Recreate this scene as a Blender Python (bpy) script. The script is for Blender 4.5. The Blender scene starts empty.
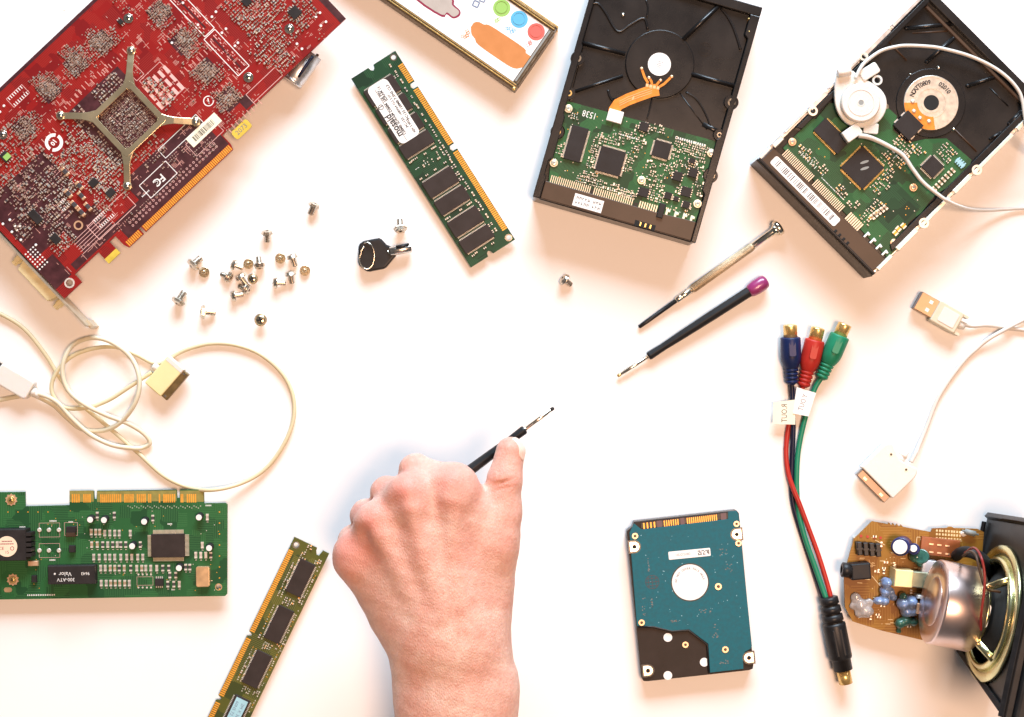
import bpy, bmesh, math, random
import numpy as np
from mathutils import Vector, Matrix
from mathutils.geometry import tessellate_polygon

sc = bpy.context.scene
col = sc.collection
S = 0.001                    # everything below is written in millimetres
K, H = 1.6, 900.0            # picture scale on the table (px per mm) and lens height above it (mm)

# ------------------------------------------------------------------ camera
cam_d = bpy.data.cameras.new('camera')
cam = bpy.data.objects.new('camera', cam_d)
col.objects.link(cam)
cam.location = (0, 0, H * S)
cam.rotation_euler = (0, 0, 0)
cam_d.sensor_width = 36.0
cam_d.lens = 36.0 * H / (1024 / K)
cam_d.clip_start = 0.01
cam_d.clip_end = 20
sc.camera = cam

# ------------------------------------------------------------------ light: a cool window beyond the top edge, a warm lamp on the right
world = bpy.data.worlds.new('World')
sc.world = world
world.use_nodes = True
bg = world.node_tree.nodes['Background']
bg.inputs[0].default_value = (0.97, 0.98, 1.0, 1)
bg.inputs[1].default_value = 0.10

def area(name, loc, target, sx, sy, power, color):
    d = bpy.data.lights.new(name, 'AREA')
    d.shape = 'RECTANGLE'
    d.size, d.size_y = sx, sy
    d.energy = power
    d.color = color
    o = bpy.data.objects.new(name, d)
    col.objects.link(o)
    o.location = loc
    o.rotation_euler = (Vector(target) - Vector(loc)).to_track_quat('-Z', 'Y').to_euler()
    return o
area('window_light', (0.20, 2.10, 1.02), (0, 0, 0), 1.6, 1.0, 132, (0.72, 0.86, 1.0))
area('room_lamp', (0.42, -0.22, 2.20), (0, 0, 0), 0.6, 0.6, 46, (1.0, 0.61, 0.39))

sc.view_settings.view_transform = 'Standard'
sc.view_settings.look = 'None'
sc.view_settings.exposure = 0
sc.view_settings.gamma = 1
sc.view_settings.use_curve_mapping = False
sc.render.engine = 'CYCLES'
sc.cycles.use_denoising = True
sc.cycles.max_bounces = 6

# ------------------------------------------------------------------ materials
def pm(name, base, rough=0.5, metal=0.0, var=0.0, vscale=300, bump=0.0, bscale=900, spec=0.5,
       coat=0.0, sss=0.0, trans=0.0, second=None, detail=4.0):
    m = bpy.data.materials.new(name)
    m.use_nodes = True
    nt = m.node_tree
    b = nt.nodes['Principled BSDF']
    b.inputs['Base Color'].default_value = (*base, 1)
    b.inputs['Roughness'].default_value = rough
    b.inputs['Metallic'].default_value = metal
    b.inputs['Specular IOR Level'].default_value = spec
    b.inputs['Coat Weight'].default_value = coat
    b.inputs['Coat Roughness'].default_value = 0.15
    b.inputs['Transmission Weight'].default_value = trans
    if sss:
        b.inputs['Subsurface Weight'].default_value = sss
        b.inputs['Subsurface Radius'].default_value = (1.0, 0.45, 0.25)
        b.inputs['Subsurface Scale'].default_value = 0.004
    tc = nt.nodes.new('ShaderNodeTexCoord')
    if var or second:
        n = nt.nodes.new('ShaderNodeTexNoise')
        n.inputs['Scale'].default_value = vscale
        n.inputs['Detail'].default_value = detail
        nt.links.new(tc.outputs['Object'], n.inputs['Vector'])
        r = nt.nodes.new('ShaderNodeValToRGB')
        r.color_ramp.elements[0].position = 0.32
        r.color_ramp.elements[1].position = 0.68
        lo = second if second else tuple(c * (1 - var) for c in base)
        hi = base if second else tuple(min(1, c * (1 + var)) for c in base)
        r.color_ramp.elements[0].color = (*lo, 1)
        r.color_ramp.elements[1].color = (*hi, 1)
        nt.links.new(n.outputs['Fac'], r.inputs['Fac'])
        nt.links.new(r.outputs['Color'], b.inputs['Base Color'])
        mr = nt.nodes.new('ShaderNodeMapRange')
        mr.inputs['To Min'].default_value = max(0.02, rough - 0.08)
        mr.inputs['To Max'].default_value = min(1, rough + 0.1)
        nt.links.new(n.outputs['Fac'], mr.inputs['Value'])
        nt.links.new(mr.outputs['Result'], b.inputs['Roughness'])
    if bump:
        n2 = nt.nodes.new('ShaderNodeTexNoise')
        n2.inputs['Scale'].default_value = bscale
        n2.inputs['Detail'].default_value = 5
        nt.links.new(tc.outputs['Object'], n2.inputs['Vector'])
        bp = nt.nodes.new('ShaderNodeBump')
        bp.inputs['Strength'].default_value = bump
        bp.inputs['Distance'].default_value = 0.0004
        nt.links.new(n2.outputs['Fac'], bp.inputs['Height'])
        nt.links.new(bp.outputs['Normal'], b.inputs['Normal'])
    return m

def pcb_mat(name, base, trace, dark, pitch=900, rough=0.38):
    """solder mask: copper pour patches and fine routed traces under the lacquer"""
    m = pm(name, base, rough + 0.06, spec=0.22)
    nt = m.node_tree
    b = nt.nodes['Principled BSDF']
    tc = nt.nodes.new('ShaderNodeTexCoord')
    def noise(scale, det=1.0, voro=False):
        n = nt.nodes.new('ShaderNodeTexNoise')
        n.inputs['Scale'].default_value = scale
        n.inputs['Detail'].default_value = det
        nt.links.new(tc.outputs['Object'], n.inputs['Vector'])
        return n.outputs['Fac']
    def wave(direction, scale):
        w = nt.nodes.new('ShaderNodeTexWave')
        w.bands_direction = direction
        w.inputs['Scale'].default_value = scale
        w.inputs['Distortion'].default_value = 0.0
        nt.links.new(tc.outputs['Object'], w.inputs['Vector'])
        return w.outputs['Fac']
    def math_(op, a, bb):
        n = nt.nodes.new('ShaderNodeMath')
        n.operation = op
        for i, v in enumerate((a, bb)):
            if isinstance(v, (int, float)):
                n.inputs[i].default_value = v
            else:
                nt.links.new(v, n.inputs[i])
        return n.outputs[0]
    # object axes in blocks, so that bundles of traces run straight
    vor = nt.nodes.new('ShaderNodeTexVoronoi')
    vor.distance = 'CHEBYCHEV'
    vor.inputs['Scale'].default_value = 110
    nt.links.new(tc.outputs['Object'], vor.inputs['Vector'])
    sep = nt.nodes.new('ShaderNodeSeparateColor')
    nt.links.new(vor.outputs['Color'], sep.inputs['Color'])
    lx = math_('MULTIPLY', math_('GREATER_THAN', wave('X', pitch / 3.14), 0.72), math_('GREATER_THAN', sep.outputs[0], 0.62))
    ly = math_('MULTIPLY', math_('GREATER_THAN', wave('Y', pitch / 3.14), 0.72), math_('LESS_THAN', sep.outputs[0], 0.34))
    tr = math_('MAXIMUM', lx, ly)
    mx = nt.nodes.new('ShaderNodeMix'); mx.data_type = 'RGBA'
    mx.inputs['A'].default_value = (*base, 1)
    mx.inputs['B'].default_value = (*dark, 1)
    nt.links.new(math_('GREATER_THAN', sep.outputs[1], 0.58), mx.inputs['Factor'])
    mx2 = nt.nodes.new('ShaderNodeMix'); mx2.data_type = 'RGBA'
    mx2.inputs['B'].default_value = (*trace, 1)
    nt.links.new(mx.outputs['Result'], mx2.inputs['A'])
    nt.links.new(math_('MULTIPLY', tr, 0.7), mx2.inputs['Factor'])
    mx3 = nt.nodes.new('ShaderNodeMix'); mx3.data_type = 'RGBA'; mx3.blend_type = 'MULTIPLY'
    mx3.inputs['Factor'].default_value = 0.35
    nt.links.new(mx2.outputs['Result'], mx3.inputs['A'])
    r = nt.nodes.new('ShaderNodeValToRGB')
    r.color_ramp.elements[0].color = (0.45, 0.45, 0.45, 1)
    nt.links.new(noise(60, 4), r.inputs['Fac'])
    nt.links.new(r.outputs['Color'], mx3.inputs['B'])
    nt.links.new(mx3.outputs['Result'], b.inputs['Base Color'])
    return m

M = {}
M['table'] = pm('white_tabletop', (0.86, 0.85, 0.84), 0.55, var=0.015, vscale=9, spec=0.25)
M['solder'] = pm('solder', (0.74, 0.70, 0.62), 0.35, 0.4, var=0.15, vscale=900)
M['tin'] = pm('tinned_lead', (0.66, 0.63, 0.58), 0.35, 0.4)
M['tan'] = pm('ceramic_tan', (0.36, 0.25, 0.16), 0.5, var=0.2, vscale=700)
M['res'] = pm('resistor_dark', (0.05, 0.045, 0.05), 0.45, var=0.3, vscale=700)
M['epoxy'] = pm('black_epoxy', (0.024, 0.021, 0.021), 0.5, spec=0.2, var=0.18, vscale=120, bump=0.12, bscale=4000)
M['epoxy_brown'] = pm('brown_black_epoxy', (0.032, 0.024, 0.022), 0.5, spec=0.2, var=0.18, vscale=120, bump=0.12, bscale=4000)
M['gold'] = pm('gold_contact', (0.80, 0.36, 0.045), 0.4, 0.3, var=0.12, vscale=500)
M['goldbright'] = pm('gold_plating', (0.78, 0.54, 0.20), 0.25, 0.7, var=0.1, vscale=500)
M['silk'] = pm('silkscreen_white', (0.78, 0.78, 0.74), 0.6)
M['silkpink'] = pm('silkscreen_over_red', (0.72, 0.42, 0.38), 0.6)
M['white_label'] = pm('paper_label', (0.84, 0.83, 0.80), 0.55, var=0.03, vscale=80)
M['cream_label'] = pm('cream_label', (0.84, 0.81, 0.62), 0.55, var=0.04, vscale=80)
M['ink'] = pm('black_ink', (0.02, 0.02, 0.022), 0.6)
M['inkgrey'] = pm('grey_ink', (0.16, 0.16, 0.18), 0.6)
M['steel'] = pm('bright_steel', (0.66, 0.62, 0.56), 0.22, 1.0, var=0.15, vscale=400)
M['nickel'] = pm('nickel_plate', (0.78, 0.73, 0.62), 0.2, 1.0, var=0.12, vscale=300)
M['alu'] = pm('bare_aluminium', (0.72, 0.73, 0.74), 0.35, 0.9, var=0.1, vscale=200)
M['brass'] = pm('yellow_brass', (0.72, 0.52, 0.20), 0.3, 0.75, var=0.15, vscale=400)
M['clip'] = pm('champagne_spring_steel', (0.84, 0.70, 0.44), 0.2, 0.85, var=0.12, vscale=60, bump=0.25, bscale=90)
M['blackcast'] = pm('black_painted_casting', (0.011, 0.0105, 0.011), 0.27, spec=0.45, var=0.08, vscale=60, bump=0.08, bscale=2500)
M['brown_plastic_and_sheen'] = pm('dark_brown_plastic_and_warm_sheen', (0.060, 0.034, 0.020), 0.42, spec=0.35, var=0.2, vscale=60)  # brown plastic parts; also paints warm reflections on the pale-sided drive's ridges
M['blackplastic'] = pm('black_plastic', (0.014, 0.014, 0.015), 0.38, spec=0.28, var=0.2, vscale=150, bump=0.08, bscale=3000)
M['blackrubber'] = pm('black_rubber', (0.011, 0.012, 0.014), 0.48, spec=0.25, var=0.2, vscale=150)
M['hole'] = pm('dark_hole', (0.006, 0.006, 0.006), 0.8)
M['orange_flex'] = pm('polyimide_flex', (0.72, 0.24, 0.03), 0.3, var=0.15, vscale=300, coat=0.3)
M['copper_pale'] = pm('pale_copper', (0.86, 0.55, 0.34), 0.35, 0.6)
M['gpu_red'] = pcb_mat('red_solder_mask', (0.27, 0.010, 0.009), (0.33, 0.03, 0.022), (0.20, 0.008, 0.009))
M['gpu_maroon'] = pm('maroon_solder_mask', (0.05, 0.010, 0.014), 0.4, var=0.3, vscale=200, coat=0.25)
M['pcb_green'] = pcb_mat('green_solder_mask', (0.022, 0.115, 0.035), (0.05, 0.18, 0.06), (0.014, 0.075, 0.026), rough=0.4)
M['pcb_green2'] = pcb_mat('drive_board_green', (0.018, 0.098, 0.032), (0.06, 0.18, 0.065), (0.018, 0.052, 0.022), 1300)
M['pcb_dimm'] = pcb_mat('dimm_green', (0.012, 0.055, 0.024), (0.028, 0.10, 0.042), (0.009, 0.036, 0.018))
M['pcb_olive'] = pcb_mat('olive_solder_mask', (0.095, 0.10, 0.018), (0.19, 0.18, 0.05), (0.05, 0.065, 0.016))
M['pcb_amber'] = pcb_mat('amber_phenolic_board', (0.31, 0.14, 0.016), (0.40, 0.20, 0.04), (0.25, 0.10, 0.012), 600)
M['pcb_edge'] = pm('board_edge_fibre', (0.40, 0.34, 0.14), 0.6, var=0.15)
M['finger_base'] = pm('contact_field_laminate', (0.24, 0.21, 0.05), 0.5, var=0.15)
M['white_plastic'] = pm('white_plastic', (0.70, 0.68, 0.63), 0.35, spec=0.45, sss=0.15, var=0.02, vscale=60)
M['cream_plastic'] = pm('aged_cream_plastic', (0.74, 0.66, 0.34), 0.4, sss=0.05, var=0.03, vscale=60)
M['ivory_cable'] = pm('ivory_cable', (0.62, 0.56, 0.36), 0.42, sss=0.05, var=0.04, vscale=60)
M['white_cable'] = pm('white_cable', (0.62, 0.60, 0.555), 0.4, sss=0.05)
M['teal'] = pm('teal_lacquered_board', (0.009, 0.112, 0.142), 0.5, var=0.10, vscale=500, spec=0.15, bump=0.05, bscale=3000)
M['blue_plastic'] = pm('blue_moulded_plastic', (0.007, 0.017, 0.075), 0.4, spec=0.3, var=0.1, vscale=100)
M['red_plastic'] = pm('red_moulded_plastic', (0.42, 0.026, 0.018), 0.4, spec=0.3, var=0.1, vscale=100)
M['green_plastic'] = pm('green_moulded_plastic', (0.013, 0.20, 0.105), 0.4, spec=0.3, var=0.1, vscale=100)
M['navy_cable'] = pm('navy_cable', (0.008, 0.011, 0.032), 0.42, spec=0.25)
M['magenta'] = pm('magenta_plastic', (0.26, 0.030, 0.135), 0.3, var=0.12, vscale=100, coat=0.4)
M['copper_tone'] = pm('zinc_passivated_steel', (0.76, 0.61, 0.57), 0.29, 1.0, var=0.1, vscale=40)
M['basket'] = pm('yellow_chromate_steel', (0.62, 0.60, 0.34), 0.24, 1.0, var=0.2, vscale=60)
M['cone'] = pm('speaker_cone', (0.03, 0.03, 0.03), 0.8)
M['blue_cap'] = pm('blue_capacitor', (0.06, 0.13, 0.36), 0.3, var=0.3, vscale=250, coat=0.4)
M['glue'] = pm('clear_hot_glue', (0.62, 0.58, 0.56), 0.12, var=0.15, vscale=250, bump=0.8, bscale=320, trans=0.45, coat=0.5)
M['glue_blue'] = pm('glue_over_blue_parts', (0.24, 0.34, 0.56), 0.14, var=0.4, vscale=300, bump=0.8, bscale=350, coat=0.6, trans=0.2)
M['glue_green'] = pm('glue_over_green_parts', (0.05, 0.16, 0.12), 0.14, var=0.4, vscale=300, bump=0.8, bscale=350, coat=0.6, trans=0.2)
M['crystal'] = pm('crystal_can', (0.86, 0.58, 0.32), 0.3, 0.75, var=0.06, vscale=200)
M['yellow_tab'] = pm('yellow_sticker', (0.60, 0.44, 0.05), 0.5, var=0.12, vscale=200)
M['panel_white'] = pm('panel_white', (0.84, 0.85, 0.85), 0.2, coat=0.3, var=0.02, vscale=40)
M['p_orange'] = pm('print_orange', (0.54, 0.215, 0.068), 0.35, var=0.05, vscale=120, coat=0.3)
M['p_green'] = pm('print_green', (0.29, 0.52, 0.13), 0.35, coat=0.3)
M['p_green2'] = pm('print_green_dark', (0.24, 0.44, 0.10), 0.35, coat=0.3)
M['p_blue'] = pm('print_blue', (0.10, 0.42, 0.68), 0.35, coat=0.3)
M['p_red'] = pm('print_red', (0.62, 0.13, 0.11), 0.35, coat=0.3)
M['p_grey'] = pm('print_grey', (0.42, 0.38, 0.34), 0.3, var=0.12, vscale=60, coat=0.3)
M['p_maroon'] = pm('print_maroon', (0.24, 0.02, 0.06), 0.35, coat=0.3)
M['p_slate'] = pm('print_slate', (0.16, 0.22, 0.32), 0.35)
M['ice_blue'] = pm('ice_blue_label', (0.32, 0.58, 0.66), 0.5, var=0.06, vscale=150)
M['usb_metal'] = pm('usb_shell', (0.44, 0.29, 0.17), 0.35, 0.45, var=0.08, vscale=200)
M['bracket'] = pm('zinc_bracket', (0.52, 0.44, 0.32), 0.35, 0.5, var=0.12, vscale=200)
M['connector_brass'] = pm('pale_brass', (0.78, 0.68, 0.40), 0.4, 0.2, var=0.1, vscale=200)
M['pincream'] = pm('tinned_header_pin', (0.70, 0.61, 0.46), 0.35, 0.3)
M['dullred'] = pm('dark_red_wire', (0.22, 0.012, 0.01), 0.4)
M['grey_pad'] = pm('grey_pad', (0.25, 0.27, 0.26), 0.5)

# ------------------------------------------------------------------ helpers
def W(px, py, z=0.0):
    s = K * H / (H - z)
    return ((px - 512) / s, (358.5 - py) / s)

def sz(z):
    return K * H / (H - z)

class MB:
    """collects shapes (mm) and links them as one mesh object"""
    def __init__(self):
        self.v, self.f, self.m, self.sm = [], [], [], []
    def add(self, vs, fs, m=0, smooth=False):
        b = len(self.v)
        self.v.extend(vs)
        for f in fs:
            self.f.append([i + b for i in f])
            self.m.append(m)
            self.sm.append(smooth)
        return self
    def cbox(self, cx, cy, w, h, z0, z1, ang=0.0, m=0, bottom=True, ch=0.0):
        c, s = math.cos(ang), math.sin(ang)
        def q(x, y, z):
            return (cx + x * c - y * s, cy + x * s + y * c, z)
        a, b = w / 2, h / 2
        if ch:
            vs = [q(-a, -b, z0), q(a, -b, z0), q(a, b, z0), q(-a, b, z0),
                  q(-a, -b, z1 - ch), q(a, -b, z1 - ch), q(a, b, z1 - ch), q(-a, b, z1 - ch),
                  q(-a + ch, -b + ch, z1), q(a - ch, -b + ch, z1), q(a - ch, b - ch, z1), q(-a + ch, b - ch, z1)]
            fs = [(0, 1, 5, 4), (1, 2, 6, 5), (2, 3, 7, 6), (3, 0, 4, 7),
                  (4, 5, 9, 8), (5, 6, 10, 9), (6, 7, 11, 10), (7, 4, 8, 11), (8, 9, 10, 11)]
        else:
            vs = [q(-a, -b, z0), q(a, -b, z0), q(a, b, z0), q(-a, b, z0),
                  q(-a, -b, z1), q(a, -b, z1), q(a, b, z1), q(-a, b, z1)]
            fs = [(0, 1, 5, 4), (1, 2, 6, 5), (2, 3, 7, 6), (3, 0, 4, 7), (4, 5, 6, 7)]
        if bottom:
            fs.append((3, 2, 1, 0))
        return self.add(vs, fs, m)
    def prism(self, poly, z0, z1, m=0, holes=(), mside=None):
        def area2(p):
            return sum(p[i][0] * p[(i + 1) % len(p)][1] - p[(i + 1) % len(p)][0] * p[i][1] for i in range(len(p)))
        poly = list(poly)
        if area2(poly) < 0:
            poly.reverse()
        loops = [poly]
        for h in holes:
            h = list(h)
            if area2(h) > 0:
                h.reverse()
            loops.append(h)
        flat = [p for l in loops for p in l]
        n = len(flat)
        tris = tessellate_polygon([[Vector((p[0], p[1], 0)) for p in l] for l in loops])
        vs = [(p[0], p[1], z0) for p in flat] + [(p[0], p[1], z1) for p in flat]
        top, bot = [], []
        for t in tris:
            a, b, c = (flat[i] for i in t)
            cr = (b[0] - a[0]) * (c[1] - a[1]) - (b[1] - a[1]) * (c[0] - a[0])
            if abs(cr) < 1e-9:
                continue
            t = t if cr > 0 else t[::-1]
            top.append(tuple(i + n for i in t))
            bot.append(tuple(reversed(t)))
        if not holes:
            top = [tuple(range(n, 2 * n))]
            bot = [tuple(reversed(range(n)))]
        self.add(vs, top + bot, m)
        sides, o = [], 0
        for l in loops:
            k = len(l)
            for i in range(k):
                j = (i + 1) % k
                sides.append((o + i, o + j, o + j + n, o + i + n))
            o += k
        b = len(self.v) - 2 * n
        for f in sides:
            self.f.append([i + b for i in f]); self.m.append(m if mside is None else mside); self.sm.append(False)
        return self
    def cyl(self, cx, cy, r, z0, z1, seg=24, m=0, r2=None, smooth=True, ch=0.0):
        r2 = r if r2 is None else r2
        prof = [(z0, r), (z1, r2)] if not ch else [(z0, r), (z1 - ch, r2), (z1, r2 - ch)]
        b = len(self.v)
        for z, rr in prof:
            for i in range(seg):
                a = 2 * math.pi * i / seg
                self.v.append((cx + rr * math.cos(a), cy + rr * math.sin(a), z))
        for k in range(len(prof) - 1):
            for i in range(seg):
                j = (i + 1) % seg
                self.f.append([b + k * seg + i, b + k * seg + j, b + (k + 1) * seg + j, b + (k + 1) * seg + i])
                self.m.append(m); self.sm.append(smooth)
        e = b + (len(prof) - 1) * seg
        self.f.append([e + i for i in range(seg)]); self.m.append(m); self.sm.append(False)
        self.f.append([b + i for i in reversed(range(seg))]); self.m.append(m); self.sm.append(False)
        return self
    def ring(self, cx, cy, ri, ro, z0, z1, seg=32, m=0, a0=0.0, a1=2 * math.pi):
        full = abs(a1 - a0 - 2 * math.pi) < 1e-6
        n = seg if full else seg + 1
        b = len(self.v)
        for (r, z) in ((ri, z0), (ro, z0), (ro, z1), (ri, z1)):
            for i in range(n):
                a = a0 + (a1 - a0) * i / seg
                self.v.append((cx + r * math.cos(a), cy + r * math.sin(a), z))
        for k in range(4):
            for i in range(seg):
                j = (i + 1) % n
                kk = (k + 1) % 4
                self.f.append([b + k * n + i, b + k * n + j, b + kk * n + j, b + kk * n + i][::-1 if k in () else 1])
                self.m.append(m); self.sm.append(False)
        if not full:
            for i in (0, n - 1):
                self.f.append([b + k * n + i for k in range(4)]); self.m.append(m); self.sm.append(False)
        return self
    def tube(self, pts, r, seg=10, m=0, flat=1.0, smooth=True):
        P = [Vector(p) for p in pts]
        n = len(P)
        rr = r if isinstance(r, (list, tuple)) else [r] * n
        b = len(self.v)
        up = None
        for i in range(n):
            t = (P[min(i + 1, n - 1)] - P[max(i - 1, 0)]).normalized()
            if up is None:
                up = Vector((0, 0, 1)) if abs(t.z) < 0.9 else Vector((1, 0, 0))
            up = (up - t * up.dot(t)).normalized()
            sd = t.cross(up)
            for k in range(seg):
                a = 2 * math.pi * k / seg
                self.v.append(tuple(P[i] + (sd * math.cos(a) + up * math.sin(a) * flat) * rr[i]))
        for i in range(n - 1):
            for k in range(seg):
                j = (k + 1) % seg
                self.f.append([b + i * seg + k, b + i * seg + j, b + (i + 1) * seg + j, b + (i + 1) * seg + k])
                self.m.append(m); self.sm.append(smooth)
        self.f.append([b + k for k in reversed(range(seg))]); self.m.append(m); self.sm.append(False)
        e = b + (n - 1) * seg
        self.f.append([e + k for k in range(seg)]); self.m.append(m); self.sm.append(False)
        return self
    def lathe(self, p0, p1, prof, seg=24, m=0, smooth=True, sharp=()):
        """prof: (distance along the axis in mm from p0, radius)"""
        p0, p1 = Vector(p0), Vector(p1)
        t = (p1 - p0).normalized()
        up = Vector((0, 0, 1)) if abs(t.z) < 0.9 else Vector((1, 0, 0))
        up = (up - t * up.dot(t)).normalized()
        sd = t.cross(up)
        b = len(self.v)
        for d, r in prof:
            for k in range(seg):
                a = 2 * math.pi * k / seg
                self.v.append(tuple(p0 + t * d + (sd * math.cos(a) + up * math.sin(a)) * r))
        for i in range(len(prof) - 1):
            for k in range(seg):
                j = (k + 1) % seg
                self.f.append([b + i * seg + k, b + i * seg + j, b + (i + 1) * seg + j, b + (i + 1) * seg + k])
                self.m.append(m); self.sm.append(smooth)
        self.f.append([b + k for k in reversed(range(seg))]); self.m.append(m); self.sm.append(False)
        e = b + (len(prof) - 1) * seg
        self.f.append([e + k for k in range(seg)]); self.m.append(m); self.sm.append(False)
        return self
    def line(self, x0, y0, x1, y1, w, z, m=0, h=0.04):
        d = math.hypot(x1 - x0, y1 - y0)
        return self.cbox((x0 + x1) / 2, (y0 + y1) / 2, d, w, z, z + h, math.atan2(y1 - y0, x1 - x0), m)
    def rect(self, cx, cy, w, h, lw, z, ang=0.0, m=0):
        c, s = math.cos(ang), math.sin(ang)
        P = [(cx + x * c - y * s, cy + x * s + y * c) for x, y in ((-w / 2, -h / 2), (w / 2, -h / 2), (w / 2, h / 2), (-w / 2, h / 2))]
        for i in range(4):
            self.line(*P[i], *P[(i + 1) % 4], lw, z + 0.002 * (i % 2), m)
        return self
    def dome(self, cx, cy, r, z0, h, m=0, seg=16, rings=5):
        prof = [(z0 + h * math.sin(k / rings * math.pi / 2), r * math.cos(k / rings * math.pi / 2)) for k in range(rings)]
        b = len(self.v)
        for z, rr in prof:
            for i in range(seg):
                a = 2 * math.pi * i / seg
                self.v.append((cx + rr * math.cos(a), cy + rr * math.sin(a), z))
        for k in range(rings - 1):
            for i in range(seg):
                j = (i + 1) % seg
                self.f.append([b + k * seg + i, b + k * seg + j, b + (k + 1) * seg + j, b + (k + 1) * seg + i]); self.m.append(m); self.sm.append(True)
        e = b + (rings - 1) * seg
        self.f.append([e + i for i in range(seg)]); self.m.append(m); self.sm.append(True)
        return self
    def text(self, s, cx, cy, z, size, ang=0.0, m=0, mirror=False, squeeze=1.0, bold=0.0):
        d = bpy.data.curves.new('t', 'FONT')
        d.body = s; d.size = 1.0; d.align_x = 'CENTER'; d.align_y = 'CENTER'; d.resolution_u = 2
        d.fill_mode = 'FRONT'; d.offset = bold
        o = bpy.data.objects.new('t', d)
        me = o.to_mesh()
        c, sn = math.cos(ang), math.sin(ang)
        vs = []
        for v in me.vertices:
            x, y = v.co.x * size * squeeze * (-1 if mirror else 1), v.co.y * size
            vs.append((cx + x * c - y * sn, cy + x * sn + y * c, z))
        fs = [tuple(p.vertices)[::-1] if mirror else tuple(p.vertices) for p in me.polygons]
        o.to_mesh_clear()
        bpy.data.objects.remove(o); bpy.data.curves.remove(d)
        return self.add(vs, fs, m)
    def arctext(self, s, cx, cy, r, z, size, a0, a1, m=0, squeeze=0.9):
        """letters on an arc from angle a0 to a1 (degrees, clockwise reading), tops outward"""
        n = len(s)
        for i, chh in enumerate(s):
            if chh == ' ':
                continue
            a = math.radians(a0 + (a1 - a0) * (i + 0.5) / n)
            self.text(chh, cx + r * math.cos(a), cy + r * math.sin(a), z, size, a - math.pi / 2, m, squeeze=squeeze, bold=0.03)
        return self
    def build(self, name, mats, parent=None, bevel=0.0, bseg=2, kind=None, label=None, sub=0, fix=False):
        me = bpy.data.meshes.new(name)
        me.from_pydata([(x * S, y * S, z * S) for x, y, z in self.v], [], self.f)
        if not isinstance(mats, (list, tuple)):
            mats = [mats]
        for k in mats:
            me.materials.append(M[k] if isinstance(k, str) else k)
        me.polygons.foreach_set('material_index', self.m)
        me.polygons.foreach_set('use_smooth', self.sm)
        me.update()
        if fix:
            bm = bmesh.new(); bm.from_mesh(me)
            bmesh.ops.recalc_face_normals(bm, faces=bm.faces)
            bm.to_mesh(me); bm.free()
        o = bpy.data.objects.new(name, me)
        col.objects.link(o)
        if parent is not None:
            o.parent = parent.root if isinstance(parent, Thing) else parent
        if bevel:
            md = o.modifiers.new('bevel', 'BEVEL')
            md.width = bevel * S; md.segments = bseg; md.limit_method = 'ANGLE'; md.angle_limit = math.radians(40)
        if sub:
            md = o.modifiers.new('sub', 'SUBSURF'); md.levels = sub; md.render_levels = sub
        if kind:
            o['kind'] = kind
        if label:
            o['label'] = label
        return o

class Thing:
    def __init__(self, name, label, cat, px, py, z=0.0, ang=0.0, group=None):
        self.x, self.y = W(px, py, z)
        self.a = math.radians(ang)
        o = bpy.data.objects.new(name, None)
        o.empty_display_size = 0.01
        col.objects.link(o)
        o.location = (self.x * S, self.y * S, 0)
        o.rotation_euler = (0, 0, self.a)
        o['label'] = label; o['category'] = cat
        if group:
            o['group'] = group
        self.root = o
    def p(self, px, py, z=0.0):
        x, y = W(px, py, z)
        x -= self.x; y -= self.y
        c, s = math.cos(-self.a), math.sin(-self.a)
        return (x * c - y * s, x * s + y * c)
    def p3(self, px, py, z):
        return (*self.p(px, py, z), z)

def spline(pts, n=8):
    """Catmull-Rom through 3D points"""
    P = [Vector(p) for p in pts]
    P = [P[0] * 2 - P[1]] + P + [P[-1] * 2 - P[-2]]
    out = []
    for i in range(1, len(P) - 2):
        for k in range(n):
            t = k / n
            a, b, c, d = P[i - 1], P[i], P[i + 1], P[i + 2]
            out.append(0.5 * ((2 * b) + (c - a) * t + (2 * a - 5 * b + 4 * c - d) * t * t + (3 * b - a - 3 * c + d) * t ** 3))
    out.append(P[-2])
    return out

def rrect(cx, cy, w, h, r, ang=0.0, n=4):
    c, s = math.cos(ang), math.sin(ang)
    out = []
    for sx, sy, a0 in ((1, 1, 0), (-1, 1, 90), (-1, -1, 180), (1, -1, 270)):
        for k in range(n + 1):
            a = math.radians(a0 + 90 * k / n)
            x, y = sx * (w / 2 - r) + r * math.cos(a), sy * (h / 2 - r) + r * math.sin(a)
            out.append((cx + x * c - y * s, cy + x * s + y * c))
    return out

def circ(cx, cy, r, n=20):
    return [(cx + r * math.cos(2 * math.pi * i / n), cy + r * math.sin(2 * math.pi * i / n)) for i in range(n)]

def tag(o, label, cat, group=None):
    o['label'] = label; o['category'] = cat
    if group:
        o['group'] = group
    return o

# surface-mount bits: one material list for all the small parts of a board
M['tarnish'] = pm('dull_solder', (0.46, 0.34, 0.275), 0.4, 0.35, var=0.4, vscale=500)
M['tandark'] = pm('ceramic_brown', (0.17, 0.10, 0.075), 0.5, var=0.35, vscale=400)
M['silkdim'] = pm('silkscreen_worn_pink', (0.60, 0.30, 0.25), 0.6)
SMG = ['tarnish', 'tandark', 'res', 'epoxy', 'gold', 'silk', 'silkdim', 'grey_pad']
SM = ['solder', 'tan', 'res', 'epoxy', 'gold', 'silk', 'silkpink', 'alu']
def smd(mb, x, y, L, w, z, ang, body=1, h=0.7):
    """a chip capacitor or resistor: body with two tinned ends"""
    c, s = math.cos(ang), math.sin(ang)
    e = L * 0.26
    mb.cbox(x, y, L - 2 * e, w * 0.94, z, z + h * 0.95, ang, body, bottom=False)
    for k in (-1, 1):
        d = k * (L / 2 - e / 2)
        mb.cbox(x + d * c, y + d * s, e, w, z, z + h, ang, 0, bottom=False)
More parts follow.
